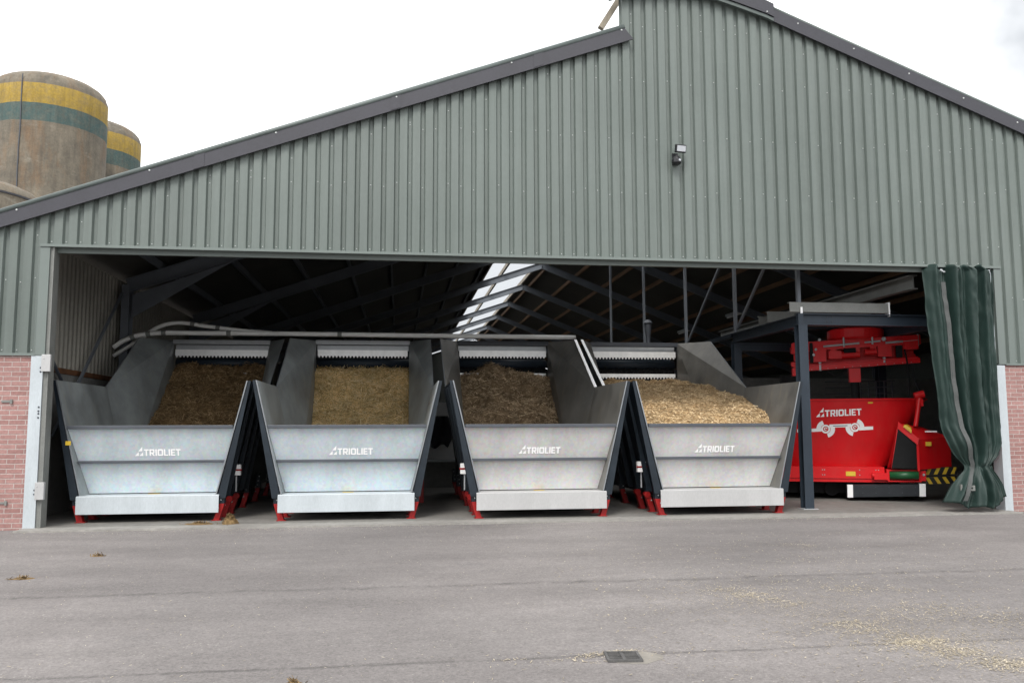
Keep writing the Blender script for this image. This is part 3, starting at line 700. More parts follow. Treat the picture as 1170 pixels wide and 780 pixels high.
# ------------------------------------------------------------------ feeders (hoppers)
ROOT_FEED = []
def hopper(cx, yf, label, pm, im, sensor_side, beam_light):
    t = thing('feed_hopper', label, 'feed hopper', (cx, yf, 0), group='feed hoppers lined up in the barn')
    PB_Y, PB_Z, PT_Y, PT_Z = 0.38, 0.435, 0.03, 1.475
    def half(z): return 1.02+0.44*(z-0.40)/1.85
    def py(z): return PB_Y+(PT_Y-PB_Y)*(z-PB_Z)/(PT_Z-PB_Z)
    # front panel, leaning out at the top
    mb = MB()
    a, b_ = half(PB_Z)-0.005, half(PT_Z)-0.005
    mb.slab([[(-a, PB_Y, PB_Z), (a, PB_Y, PB_Z), (b_, PT_Y, PT_Z), (-b_, PT_Y, PT_Z)]], (0, 0.03, 0.012))
    fp = mb.build('front_panel', pm, t)
    # lettering lies on the slope
    mb = MB()
    sc = 0.108
    xl = -0.28 if cx < 3 else (-0.31 if cx < 5 else (-0.37 if cx < 9 else -0.41))
    z0 = 1.04
    k = math.hypot(PT_Z-PB_Z, PT_Y-PB_Y)/(PT_Z-PB_Z)
    for p in WM:
        mb.face([(xl+sc*u_, py(z0+sc*v_)-0.006, z0+sc*v_-0.002) for u_, v_ in p])
    lt = mb.build('lettering', 'white', fp)
    mb = MB(); mb.box(-0.09, 0.09, PB_Y-0.10, PB_Y-0.04, 0.421, 0.424); mb.build('sticker', 'yellow', t)
    # rails
    mb = MB(); mb.box(-half(1.5)+0.012, half(1.5)-0.012, -0.035, 0.075, 1.476, 1.53); bevel(mb.build('top_rail', 'rail', t), 0.006)
    mb = MB(); z = 0.945; y = py(z); w = half(z)-0.01
    mb.box(-w, w, y-0.06, y+0.03, z-0.022, z+0.022); bevel(mb.build('mid_rail', 'rail', t), 0.005)
    # kick plate with ledge
    mb = MB(); mb.box(-1.085, 1.085, -0.03, -0.012, 0.135, 0.415); mb.box(-1.085, 1.085, -0.011, PB_Y+0.02, 0.402, 0.42)
    bevel(mb.build('kick_plate', 'kick_b' if pm == 'panel_b' else 'galv_plate', t), 0.004)
    mb = MB(); mb.box(-1.0, 1.0, 0.02, 5.4, 0.28, 0.395); mb.build('deck', 'steeldark', t)
    # side walls
    for s in (-1, 1):
        A0 = (s*half(.40), 0, .40); A1 = (s*half(2.25), 0, 2.25)
        B0 = (s*half(.40), 2.3, .40); B1 = (s*half(2.25), 2.3, 2.25)
        T_ = (s*1.475, 4.22, 3.37); RT = (s*1.04, 5.25, 3.42); RB = (s*1.02, 5.25, .40)
        mb = MB()
        th = (s*0.020, 0, 0)
        mb.slab([[A0, A1, B1, B0], [B0, B1, RT, RB], [B1, T_, RT]], th, 0, 1, 2)
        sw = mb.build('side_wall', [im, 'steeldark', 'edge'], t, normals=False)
        if (cx, s) in ((7.73, 1), (10.83, -1)):
            mb = MB(); mb.bar(Vector(B1)+Vector((s*.0, -.03, .0)), Vector(T_)+Vector((s*.0, -.03, .0)), .055, .022, up=(0, 1, 0)); mb.build('edge_strip', 'tooth', sw)
        # dark front flange, ribs
        mb = MB()
        for (ya, yb, o0, o1) in ((0.0, 0.03, 0.029, 0.115),):
            i0, i1 = half(.40)+o0, half(2.25)+o0
            mb.hexa([(s*i0, ya+0.012, .36), (s*(half(.4)+0.16), ya+0.012, .36), (s*(half(.4)+0.16), yb, .36), (s*i0, yb, .36),
                     (s*i1, ya+0.012, 2.25), (s*(half(2.25)+0.07), ya+0.012, 2.25), (s*(half(2.25)+0.07), yb, 2.25), (s*i1, yb, 2.25)])
        fl_ = mb.build('flange', 'steeldark', sw)
        for ry in (0.55, 1.15, 1.75, 2.28):
            mb = MB(); i0, i1 = half(.40)+0.029, half(2.2)+0.029
            mb.hexa([(s*i0, ry, .36), (s*(i0+.10), ry, .36), (s*(i0+.10), ry+.05, .36), (s*i0, ry+.05, .36),
                     (s*i1, ry, 2.2), (s*(i1+.03), ry, 2.2), (s*(i1+.03), ry+.05, 2.2), (s*i1, ry+.05, 2.2)])
            mb.build('rib', 'steeldark', sw)
        # red legs with bolts
        for i, ly in enumerate((0.05, 0.58, 1.18, 2.30, 3.6, 5.0)):
            mb = MB()
            xt, xb, wd = 1.115, 1.035, 0.045
            mb.hexa([(s*(xb-wd), ly, 0.0), (s*(xb+wd), ly, 0.0), (s*(xb+wd), ly+.11, 0.0), (s*(xb-wd), ly+.11, 0.0),
                     (s*(xt-wd), ly, .27), (s*(xt+wd), ly, .27), (s*(xt+wd), ly+.13, .27), (s*(xt-wd), ly+.13, .27)])
            mb.hexa([(s*(xt-wd), ly, .271), (s*(xt+wd), ly, .271), (s*(xt+wd), ly+.13, .271), (s*(xt-wd), ly+.13, .271),
                     (s*(xt-.03), ly, .56), (s*(xt+.045), ly, .56), (s*(xt+.045), ly+.10, .56), (s*(xt-.03), ly+.10, .56)], 1)
            mb.box(min(s*(xb-.075), s*(xb+.075)), max(s*(xb-.075), s*(xb+.075)), ly-.01, ly+.14, 0.0, 0.012)
            for (bx, bz) in ((xt+.02, .50), (xt+.0, .41), (xt-.01, .33), (xb+.03, .2)):
                mb.dot((s*bx, ly, bz), 0.016, 2)
            if i in (1, 2):
                mb.cyl((s*(xt+.02), ly-.02, .30), (s*(xt+.02), ly+.10, .30), .055, 14, 0)
            bevel(mb.build('leg', ['red_leg', 'steeldark', 'galv'], t), 0.004, 1)
    # rear: back sheet, beam, toothed rotors
    mb = MB(); mb.box(-1.04, 1.04, 5.75, 5.78, .40, 3.42); mb.build('back_sheet', 'steeldark', t)
    mb = MB(); mb.box(-1.05, 1.05, 5.18, 5.30, 3.34, 3.43); mb.build('cross_beam', 'galv' if beam_light else 'rail', t)
    def serrated(z0, z1, y):
        mb = MB(); nt = 26; poly = [(-1.0, z1), (-1.0, z0)]
        for i in range(nt):
            xa = -1.0+2.0*i/nt; wdt = 2.0/nt
            poly += [(xa+wdt*.2, z0-0.035), (xa+wdt*.55, z0-0.035), (xa+wdt*.75, z0)]
        poly += [(1.0, z0), (1.0, z1)]
        for i in range(1, len(poly)-1):
            pass
        mb.box(-1.0, 1.0, y, y+0.03, z0, z1)
        for i in range(nt):
            xa = -1.0+2.0*i/nt; wdt = 2.0/nt
            mb.prism([(xa+wdt*.1, z0-.0005), (xa+wdt*.3, z0-0.04), (xa+wdt*.5, z0-0.04), (xa+wdt*.7, z0-.0005)], y+.004, y+0.026)
        return mb
    serrated(3.08, 3.215, 5.22).build('toothed_strip', 'tooth', t)
    mb = MB(); mb.box(-1.03, 1.03, 5.40, 5.42, 3.216, 3.339); mb.build('cover_sheet', 'galv', t)
    mb = MB(); mb.cyl((-1.03, 5.48, 2.93), (1.03, 5.48, 2.93), .10, 18); mb.build('rotor', 'steelblue', t, smooth=True)
    mb = MB(); mb.cyl((-1.03, 5.52, 2.76), (1.03, 5.52, 2.76), .09, 18)
    for i in range(36):
        x = -1.0+2.0*i/35; mb.box(x-.012, x+.012, 5.36, 5.45, 2.76+.05*math.sin(i*2.4), 2.80+.05*math.sin(i*2.4))
    mb.build('rotor', 'black', t)
    serrated(2.62, 2.70, 5.26).build('toothed_strip', 'tooth', t)
    if sensor_side:
        s = sensor_side
        mb = MB(); mb.cyl((s*1.23, .62, .42), (s*1.23, .62, .70), .014, 8); mb.build('sensor_rod', 'galv', t)
        mb = MB(); mb.box(s*1.23-.075, s*1.23+.075, .57, .66, .69, .87); mb.box(s*1.23-.095, s*1.23+.095, .562, .569, .765, .795, 1)
        bevel(mb.build('sensor_box', ['white', 'red_leg'], t), 0.006, 1)
    return t
HOP = [(1.44, .52), (4.56, .30), (7.73, .14), (10.83, .15)]
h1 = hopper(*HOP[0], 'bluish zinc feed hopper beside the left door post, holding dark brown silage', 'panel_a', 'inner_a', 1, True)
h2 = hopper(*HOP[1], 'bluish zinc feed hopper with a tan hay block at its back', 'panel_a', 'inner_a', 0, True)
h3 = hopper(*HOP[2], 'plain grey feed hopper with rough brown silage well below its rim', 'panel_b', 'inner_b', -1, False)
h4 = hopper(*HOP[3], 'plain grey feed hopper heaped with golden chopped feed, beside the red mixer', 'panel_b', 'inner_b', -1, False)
mb = MB(); mb.box(-1.285, -1.205, -.006, .0, 1.22, 1.285); mb.build('sticker', 'yellow', h1)
mb = MB(); mb.box(1.22, 1.32, 2.9, 3.02, 0, 1.0); mb.build('rear_post', 'red_leg', h2)
mb = MB(); mb.tube([(.55, 5.9, 3.43), (.55, 5.9, 3.62), (.55, 5.9, 3.80), (.55, 5.9, 3.98)], [.05, .05, .08, .09], 14); mb.tube([(.55, 5.9, 3.98), (.55, 5.9, 4.06)], [.12, .05], 14)
mb.build('drive_motor', 'rail', h4)

# ------------------------------------------------------------------ feed heaps
def heap(hop, label, mat, prof_, nstraw, slen, wscale, bumps, seed):
    """prof_: list of (local y, z) from toe to back"""
    cx, yf = HOP[hop]; rs = random.Random(seed)
    t = bpy.data.objects.new('feed_heap', None)
    NU, NV = 60, 70
    seglen = [math.dist(prof_[i], prof_[i+1]) for i in range(len(prof_)-1)]; L = sum(seglen)
    def at(s):
        s *= L
        for i, d in enumerate(seglen):
            if s <= d or i == len(seglen)-1:
                k = s/d; return (prof_[i][0]+(prof_[i+1][0]-prof_[i][0])*k, prof_[i][1]+(prof_[i+1][1]-prof_[i][1])*k)
            s -= d
    def hw(y, z):
        hf = 1.02+0.44*(min(z, 2.25)-.40)/1.85
        if y <= 2.3: return hf-.015
        k = min(1, (y-2.3)/2.95)
        return hf*(1-k)+1.03*k-.015
    mb = MB(); sh = []
    def P_(u, s):
        y, z = at(s); y2, z2 = at(min(1, s+.01)); y1, z1 = at(max(0, s-.01))
        ny, nz = -(z2-z1), (y2-y1); ln = math.hypot(ny, nz) or 1; ny /= ln; nz /= ln
        p = Vector((u*1.6, s*L*1.6, seed*3.1))
        d = bumps*(mnoise.fractal(p*1.1, 0.8, 2.1, 5)*.55+mnoise.noise(p*6)*.22+mnoise.noise(p*15)*.10)
        edge = 1-abs(u)**6*.35
        z -= .05*abs(u)**3*bumps*4
        return Vector((u*hw(y, z), y+ny*d*edge, z+nz*d*edge)), Vector((0, ny, nz))
    for j in range(NV+1):
        for i in range(NU+1):
            u = -1+2*i/NU; p, nn = P_(u, j/NV); mb.v.append(tuple(p)); sh.append(.25+.25*mnoise.noise(p*7))
    for j in range(NV):
        for i in range(NU):
            a = j*(NU+1)+i; mb.f.append((a, a+1, a+NU+2, a+NU+1)); mb.mi.append(0)
    for _ in range(nstraw):
        u = rs.uniform(-.98, .98); s = rs.random(); p, nn = P_(u, s)
        d = Vector((rs.gauss(0, 1), rs.gauss(0, .6), rs.gauss(0, .6))); d = (d-nn*d.dot(nn)*.8).normalized()
        ln = slen*rs.uniform(.5, 1.4); wd = wscale*rs.uniform(.6, 1.4)
        sd_ = d.cross(nn+Vector((rs.uniform(-.5, .5),)*3)).normalized()*wd
        p = p+nn*rs.uniform(.0, .03); q = d*ln/2; lift = nn*rs.uniform(0, .35)*ln*(.4 if rs.random() < .8 else 1.6)
        k = len(mb.v); mb.v += [tuple(p-q-sd_), tuple(p-q+sd_), tuple(p+q+sd_+lift), tuple(p+q-sd_+lift)]
        c = min(1, max(0, rs.gauss(.52, .30))); sh += [c]*4
        mb.f.append((k, k+1, k+2, k+3)); mb.mi.append(0)
    mb.shade = sh
    o = mb.build('feed_heap', mat, None, smooth=False, normals=False, loc=(cx, yf, 0))
    bpy.data.objects.remove(t)
    tag(o, label, 'feed heap', 'feed lying in the hoppers')
heap(0, 'dark brown silage sloping down in the hopper by the left door post', 'feed1', [(2.5, .5), (3.3, 1.30), (4.0, 1.85), (4.8, 2.35), (5.25, 2.80), (5.5, 2.86)], 11000, .10, .0055, .28, 1)
heap(1, 'tan hay with a steep cut face at the hopper back', 'feed2', [(3.9, .5), (4.35, 1.3), (4.65, 1.8), (4.9, 2.3), (5.08, 2.72), (5.45, 2.78)], 15000, .15, .0055, .14, 2)
heap(2, 'rough brown silage in the hopper between the tan hay and the golden feed', 'feed3', [(2.5, .5), (3.3, 1.25), (4.0, 1.75), (4.7, 2.25), (5.1, 2.68), (5.45, 2.74)], 11000, .085, .0060, .36, 3)
heap(3, 'golden chopped feed heaped up to the front rim of its hopper', 'feed4', [(.62, .6), (.58, 1.36), (.95, 1.72), (2.0, 1.98), (3.0, 2.22), (4.2, 2.42), (5.3, 2.52)], 30000, .042, .0058, .15, 4)

# ------------------------------------------------------------------ pipes over the feeders
def smooth_pts(pts, n=8):
    pts = [Vector(p) for p in pts]; out = []
    for i in range(len(pts)-1):
        p0, p1, p2, p3 = pts[max(0, i-1)], pts[i], pts[i+1], pts[min(len(pts)-1, i+2)]
        for k in range(n):
            t_ = k/n; out.append(.5*((2*p1)+(p2-p0)*t_+(2*p0-5*p1+4*p2-p3)*t_**2+(3*p1-p0-3*p2+p3)*t_**3))
    return out+[pts[-1]]
def pipe(label, pts, r, couplings):
    t = thing('pipe', label, 'pipe', tuple(pts[0]))
    o = Vector(pts[0]); sp = [p-o for p in smooth_pts(pts)]
    mb = MB(); mb.tube(sp, r, 14); mb.build('run', 'pipe', t, smooth=True)
    for k in couplings:
        i = int(k*(len(sp)-2)); d = (sp[i+1]-sp[i]).normalized()
        mb = MB(); mb.tube([sp[i], sp[i]+d*.09], r*1.15, 14); mb.build('coupling', 'galv_dull', t)
pipe('long grey pipe lying across the tops of three hoppers', [(-.55, 4.75, 3.16), (-.36, 4.75, 3.30), (-.05, 4.75, 3.42), (.40, 4.75, 3.475), (1.3, 4.75, 3.48), (3.4, 4.75, 3.485), (6.2, 4.75, 3.475), (9.3, 4.75, 3.47)], .05, (.22, .36, .45, .62, .78))
pipe('shorter grey pipe bending up from the left wall and over', [(-.62, 4.98, 3.0), (-.16, 4.98, 3.31), (.26, 4.98, 3.62), (.68, 4.98, 3.72), (1.2, 4.98, 3.66), (1.9, 4.98, 3.58), (2.6, 5.1, 3.54)], .042, (.6, .75))

# ------------------------------------------------------------------ steel frame of the mixer bay
fr = thing('overhead_rail_frame', 'blue-grey steel frame with overhead beams spanning the red mixer bay', 'steel frame', (12.68, .80, 0))
def fpost(x, y, z):
    mb = MB(); mb.ibeam((x, y, .012), (x, y, z), .17, .18, .016, up=(0, 1, 0)); mb.build('post', 'steelblue', fr)
    mb = MB(); mb.box(x-.14, x+.14, y-.13, y+.13, 0, .011); mb.build('foot_plate', 'galv', fr)
fpost(0, 0, 3.32); fpost(0, 3.0, 3.28); fpost(3.35, 3.0, 3.28)
mb = MB(); mb.ibeam((-.08, 0, 3.425), (2.75, 0, 3.425), .15, .21, .018)
for bx in (.48, .58):
    for bz in (3.38, 3.47): mb.dot((bx, -.07, bz), .013, 1)
mb.box(-.08, .02, -.08, -.068, 3.335, 3.515); mb.build('front_beam', ['steelblue', 'lampblack'], fr)
mb = MB(); mb.ibeam((0, .1, 3.40), (0, 3.15, 3.40), .15, .21, .018); mb.build('side_beam', 'steelblue', fr)
mb = MB(); mb.ibeam((2.72, .1, 3.40), (2.72, 3.15, 3.40), .15, .21, .018); mb.build('side_beam', 'steelblue', fr)
mb = MB(); mb.ibeam((-.0, 3.0, 3.20), (3.4, 3.0, 3.20), .15, .18, .018); mb.build('rear_beam', 'steelblue', fr)
def cprof(name, x0, x1, y, z0, z1, d=.09):
    mb = MB(); t_ = .012
    mb.box(x0, x1, y, y+t_, z0, z1); mb.box(x0, x1, y+t_, y+d, z1-t_, z1); mb.box(x0, x1, y+t_, y+d, z0, z0+t_)
    mb.build(name, 'galv_dull', fr)
cprof('top_channel', -.22, 1.72, -.04, 3.56, 3.74)
cprof('top_channel', .05, 2.3, 1.5, 3.56, 3.78)
cprof('top_channel', .0, 2.4, 1.8, 3.53, 3.72)
mb = MB(); mb.box(-.02, .02, -.06, -.045, 3.53, 3.65); mb.build('clip', 'white', fr)
mb = MB(); mb.box(1.721, 1.74, -.06, .08, 3.50, 3.76); mb.build('clip', 'white', fr)
mb = MB(); mb.ibeam((2.05, -.35, 4.10), (2.05, 9.0, 4.10), .16, .26, .018); mb.build('crane_rail', 'galv_dull', fr)
# lattice hanging from the roof, along the bay
ys = [0.05, 3.0, 6.2, 9.9, 13.9]
for y in ys:
    mb = MB(); mb.box(-.03, .03, y-.04, y+.04, 3.51, 7.9); mb.build('hanger', 'rafter', fr)
for ya, yb in list(zip(ys, ys[1:]))[:2]:
    mb = MB(); mb.bar((.02, yb-.05, 3.6), (.02, ya+.06, 5.7), .045, .05); mb.build('diagonal', 'rafter', fr)
mb = MB(); mb.box(-.04, .04, 3.151, 14.0, 3.42, 3.509); mb.build('bottom_chord', 'steeldark', fr)
# brace seen between feeder and post
mb = MB(); mb.bar((-.55, 2.2, 2.1), (.02, 1.5, .7), .08, .08); mb.build('brace', 'steelblue', fr)

# ------------------------------------------------------------------ red mixer wagon
mx = thing('feed_mixer', 'large red hanging feed mixer parked in the right bay', 'feed mixer', (14.28, 2.162, 0), R(-22))
TC, TD = -.24, 1.30           # tub centre in local x, y
def tub(z): k = (z-.66)/1.40; return 1.14+.78*k, .98+.28*k
def tub_y(x, z):
    a, b_ = tub(z); u = min(1, abs((x-TC)/a)); return TD-b_*(1-u**3.4)**(1/3.4)
mb = MB(); S = 96; zs = [.66, .9, 1.2, 1.5, 1.8, 1.96, 1.985]
def ring(z, grow=0.0):
    a, b_ = tub(z); a += grow; b_ += grow; out = []
    for j in range(S):
        t_ = 2*math.pi*j/S; c, s_ = math.cos(t_), math.sin(t_)
        out.append((TC+a*math.copysign(abs(c)**(2/3.4), c), TD+b_*math.copysign(abs(s_)**(2/3.4), s_), z))
    return out
rings = [ring(z) for z in zs]+[ring(1.985, .03), ring(2.02, .03), ring(2.02, -.03), ring(1.2, -.05), ring(.75, -.04)]
for r_ in rings: mb.v += r_
for i in range(len(rings)-1):
    for j in range(S): mb.f.append((i*S+j, i*S+(j+1) % S, (i+1)*S+(j+1) % S, (i+1)*S+j)); mb.mi.append(0)
mb.f.append(tuple((len(rings)-1)*S+j for j in range(S))); mb.mi.append(0)
tubo = mb.build('tub', 'red', mx, smooth=True)
tubo.data.polygons.foreach_set('use_smooth', [True]*len(tubo.data.polygons))
md = tubo.modifiers.new('split', 'EDGE_SPLIT'); md.split_angle = R(35)
def on_tub(x, z, off=.006): return (x, tub_y(x, z)-off, z)
def sheet(mb, poly, mi=0, off=.006):
    mb.face([on_tub(x, z, off) for x, z in poly], mi)
tilt = .04
mb = MB(); sc = .131
for p in WM: sheet(mb, [(-.58+sc*u_, 1.655+sc*v_+tilt*sc*u_) for u_, v_ in p])
mb.build('lettering', 'white', tubo)
# weighing emblem: bars and two knuckles
mb = MB()
def ringseg(cx, cz, r0_, r1_, a0, a1, mi=0, n=10, off=.008):
    for i in range(n):
        t0, t1 = R(a0+(a1-a0)*i/n), R(a0+(a1-a0)*(i+1)/n)
        sheet(mb, [(cx+r0_*math.cos(t0), cz+r0_*math.sin(t0)), (cx+r1_*math.cos(t0), cz+r1_*math.sin(t0)), (cx+r1_*math.cos(t1), cz+r1_*math.sin(t1)), (cx+r0_*math.cos(t1), cz+r0_*math.sin(t1))], mi, off)
k1, k2 = (-.40, 1.415), (.155, 1.445)
sheet(mb, [(-.95, 1.345), (k1[0]-.08, 1.365), (k1[0]-.08, 1.43), (-.95, 1.41)])
sheet(mb, [(k2[0]+.08, 1.385), (.50, 1.40), (.50, 1.465), (k2[0]+.08, 1.455)])
sheet(mb, [(k1[0]+.07, 1.44), (k2[0]-.07, 1.455), (k2[0]-.07, 1.52), (k1[0]+.07, 1.505)])
for (kx, kz), w1, w2 in ((k1, (110, 190), (285, 375)), (k2, (-10, 70), (165, 255))):
    ringseg(kx, kz, .095, .178, *w1); ringseg(kx, kz, .095, .178, *w2)
    ringseg(kx, kz, .052, .088, 0, 360, 0, 24, .010); ringseg(kx, kz, .018, .034, 0, 300, 0, 14, .010)
sheet(mb, [(k1[0]+.14, 1.466), (k2[0]-.14, 1.474), (k2[0]-.14, 1.490), (k1[0]+.14, 1.482)], 1, .011)
mb.build('emblem', ['white', 'edge'], tubo)
mb = MB(); sheet(mb, [(.41, 1.92), (.50, 1.92), (.50, 1.95), (.41, 1.95)]); mb.build('sticker', 'yellow', tubo)
# rolled seam line near the tub end
mb = MB(); mb.tube([on_tub(.86, .72, 0), on_tub(.98, 1.3, 0), on_tub(1.12, 2.0, 0)], .008, 6); 
# chassis skirt
mb = MB(); mb.box(-2.0, .66, .10, 2.4, .43, .66); mb.box(-2.0, 1.2, .12, 2.2, .36, .425)
for bx in (-.5, -.46, .2, .5, .55):
    for bz in (.5, .6): mb.dot((bx, .10, bz), .012, 1)
ch = mb.build('chassis', ['red', 'galv'], mx)
mb = MB(); mb.box(-.06, .12, .092, .098, .48, .57); mb.build('sticker', 'yellow', ch)
mb = MB(); mb.box(.45, .68, .0, .12, .42, .55); mb.cyl((.42, .05, .5), (.56, .05, .5), .05, 12); mb.build('latch', 'red', ch)
mb = MB(); mb.box(-1.6, 1.0, .5, 2.0, .12, .355)
for i in range(5): mb.cyl((-1.3+.5*i, .45, .2), (-1.3+.5*i, .6, .2), .14, 14)
mb.build('undercarriage', 'black', mx)
# low black plate with pale ends
mb = MB(); mb.hexa([(-.06, -.02, .07), (1.36, -.02, .115), (1.36, .2, .115), (-.06, .2, .07), (-.06, -.06, .31), (1.36, -.06, .345), (1.36, .2, .345), (-.06, .2, .31)])
for i in range(5):
    for bz in (.16, .27): mb.dot((.22+.24*i, -.055, bz+.005*i), .010, 1)
bl = mb.build('low_plate', ['blackplate', 'rail'], mx)
for x0, x1, dz in ((-.062, .04, 0), (1.25, 1.362, .04)):
    mb = MB(); mb.hexa([(x0, -.035, .065+dz), (x1, -.035, .068+dz), (x1, .0, .068+dz), (x0, .0, .065+dz), (x0, -.072, .315+dz*.9), (x1, -.072, .317+dz*.9), (x1, .0, .317+dz*.9), (x0, .0, .315+dz*.9)]); mb.build('end_plate', 'white', bl)
# discharge chute at the right end
P1, P2, P3, P4 = (.74, .14), (1.26, -.04), (1.95, .42), (1.3, .9)
cht = bpy.data.objects.new('chute', None)
mb = MB()
T1, T2, T3, T4 = (.95, .12, 1.53), (1.27, -.05, 1.20), (1.95, .42, 1.25), (1.42, .55, 1.46)
B1_, B2_, B3_, B4_ = (P1[0]-.02, P1[1], .64), (P2[0], P2[1], .62), (P3[0], P3[1], .66), (P4[0], P4[1], .64)
mb.face([T1, T2, T3, T4]); mb.face([B2_, B3_, T3, T2]); mb.face([B3_, B4_, T4, T3]); mb.face([B1_, B4_, T4, T1])
mb.face([(.78, .06, .64), (.80, .06, .64), (.97, .10, 1.44), (.95, .11, 1.53)])
# hood lip over the flap
mb.hexa([(.93, .06, 1.42), (1.25, -.10, 1.10), (1.25, -.06, 1.10), (.93, .10, 1.42), (.95, .06, 1.55), (1.28, -.10, 1.225), (1.28, -.06, 1.225), (.95, .10, 1.55)])
mb.box(1.235, 1.275, -.06, -.02, .60, 1.19)
chute = mb.build('chute', 'red', mx, normals=False)
mb = MB(); N = 10
for i in range(N):
    a, b_ = i/N, (i+1)/N
    f = lambda k, top: ((.78+.46*k, .02-.03*k-.05*math.sin(k*3.1)*(0 if top else 1), (1.46-.34*k if top else .65)) if not top else (.95+.30*k, .075-.135*k, 1.46-.33*k))
    mb.face([f(a, False), f(b_, False), f(b_, True), f(a, True)])
mb.build('rubber_flap', 'black', chute, smooth=True)
mb = MB(); mb.face([(1.02, -.012, 1.455), (1.15, -.075, 1.33), (1.16, -.075, 1.40), (1.06, -.02, 1.495)])
mb.face([(1.03, .02, 1.53-.045), (1.12, -.02, 1.44-.03), (1.20, .08, 1.46-.03), (1.11, .12, 1.55-.045)]); mb.build('sticker', 'yellow', chute)
mb = MB(); mb.box(1.44, 1.66, .14, .15, 1.345, 1.375); st = mb.build('label_strip', 'white', chute)
mb = MB(); mb.box(1.42, 1.52, .02, .06, 1.08, 1.16); mb.build('catch', 'yellow', chute)
mb = MB(); mb.cyl((.74, .02, .50), (1.25, -.06, .515), .075, 20); mb.build('roller', 'green', mx, smooth=True)
mb = MB(); mb.box(.70, 1.30, -.02, .5, .385, .405); mb.box(.68, 1.28, .10, .3, .585, .61); mb.box(.68, .73, .0, .2, .41, .62)
mb.build('roller_frame', 'red', mx)
mb = MB(); mb.box(1.27, 1.40, .05, .25, .40, .60); mb.dot((1.36, .05, .52), .03, 1); mb.build('side_bracket', ['red', 'galv'], mx)
# lift arm
mb = MB(); mb.cyl((1.40, .25, 2.04), (1.28, .16, 1.46), .045, 12); mb.cyl((1.30, .25, 2.06), (1.48, .25, 2.10), .075, 12); mb.box(1.33, 1.45, .2, .32, 1.86, 2.0); mb.build('lift_arm', 'red', mx)
# hazard plates
def hazard(x0, z0, flip):
    o = thing_part = None
    mb = MB(); mb.box(0, .62, 0, .02, 0, .15, 0)
    for i in range(4):
        xa = .02+.16*i
        p = [(xa, .01), (xa+.07, .01), (xa+.14, .14), (xa+.07, .14)]
        if flip: p = [(a_, .15-b_) for a_, b_ in p]
        mb.face([(min(.62, a_), -.003, b_) for a_, b_ in p], 1)
    o = mb.build('hazard_board', ['lampblack', 'yellow'], mx, loc=(x0, .22, z0)); o.rotation_euler = (0, R(-2), R(8)); return o
hazard(1.40, .50, False); hazard(1.40, .32, True)
# upper hanging gear
mb = MB(); mb.bar((-.95, .6, 2.655), (1.50, .6, 2.80), .16, .10); mb.bar((-.98, .6, 2.72), (1.46, .6, 2.86), .20, .02)
mb.bar((-.98, .6, 2.60), (-.75, .6, 2.61), .22, .16)
for i in range(14): mb.dot((-.75+.16*i, .515, 2.635+.0595*.16*i), .009, 1)
mb.build('lifting_bar', ['red', 'galv'], mx)
mb = MB(); mb.box(.14, .36, .52, .68, 2.37, 2.66); mb.build('bar_lug', 'red', mx)
mb = MB(); mb.cyl((.25, .6, 1.7), (.25, .6, 2.37), .085, 14); mb.build('auger_shaft', 'black', mx)
mb = MB(); mb.cyl((-.9, 1.1, 1.5), (-.9, 1.1, 2.55), .30, 18); mb.build('auger', 'black', mx)
mb = MB(); mb.tube([(.34, .9, 3.26), (.34, .9, 3.30), (.34, .9, 3.47), (.34, .9, 3.50)], [.52, .56, .56, .50], 36); mb.build('turntable', 'red', mx, smooth=False)
mb = MB()
mb.bar((-.95, .55, 3.12), (1.52, .55, 3.22), .12, .19); mb.bar((-.95, 1.3, 3.12), (1.52, 1.3, 3.20), .12, .13)
for x in (-.75, -.1, .75, 1.4): mb.box(x-.05, x+.05, .50, 1.36, 3.06, 3.16)
mb.box(-.55, -.30, .48, .62, 2.80, 3.08); mb.box(.70, .96, .46, .62, 2.88, 3.14)
mb.bar((-.92, .80, 2.95), (1.42, .80, 3.03), .16, .20); mb.bar((-.98, .78, 2.78), (1.46, .78, 2.90), .10, .09); mb.box(1.18, 1.46, .42, .62, 3.02, 3.30); mb.box(-.98, -.72, .44, .60, 2.98, 3.20)
for x in (-.15, .30, .62): mb.box(x-.06, x+.06, .50, .60, 2.92, 3.12)
mb.cyl((.45, .48, 2.98), (.68, .48, 2.99), .06, 12); mb.box(-.30, .95, .66, .72, 3.17, 3.26)
mb.build('hanging_frame', 'red', mx)
mb = MB(); mb.box(-.85, 1.3, .95, 1.25, 2.80, 3.05); mb.cyl((.05, .50, 3.02), (.28, .50, 3.03), .055, 12); mb.box(1.05, 1.16, .44, .54, 2.86, 3.10); mb.box(-.62, -.56, .44, .54, 2.78, 3.2); mb.build('housing_shade_blocks', 'black', mx)  # black housing plus black blocks put in as shadow between the gear
mb = MB()
mb.cyl((-.22, .55, 2.93), (.36, .55, 2.95), .075, 14); mb.box(-.25, .0, .47, .63, 2.86, 3.02); mb.build('motor', 'red', mx)
mb = MB()
mb.cyl((-.35, .46, 3.12), (.35, .46, 3.17), .02, 8); mb.cyl((.85, .44, 3.16), (1.46, .44, 3.20), .022, 8); mb.cyl((.45, .42, 3.18), (.75, .42, 3.20), .018, 8)
mb.cyl((0.05, .44, 3.10), (.05, .44, 3.30), .02, 8); mb.cyl((.60, .44, 3.14), (.60, .44, 3.34), .02, 8)
mb.dot((.82, .44, 3.24), .05, 0); mb.dot((-.42, .46, 3.26), .035); mb.dot((-.50, .46, 3.06), .03); mb.dot((-.55, .46, 2.95), .035)
mb.cyl((-.42, .54, 2.62), (-.42, .54, 2.84), .03, 10); mb.cyl((.83, .54, 2.76), (.83, .54, 2.90), .03, 10)
mb.cyl((1.46, .44, 3.08), (1.46, .44, 3.32), .015, 8)
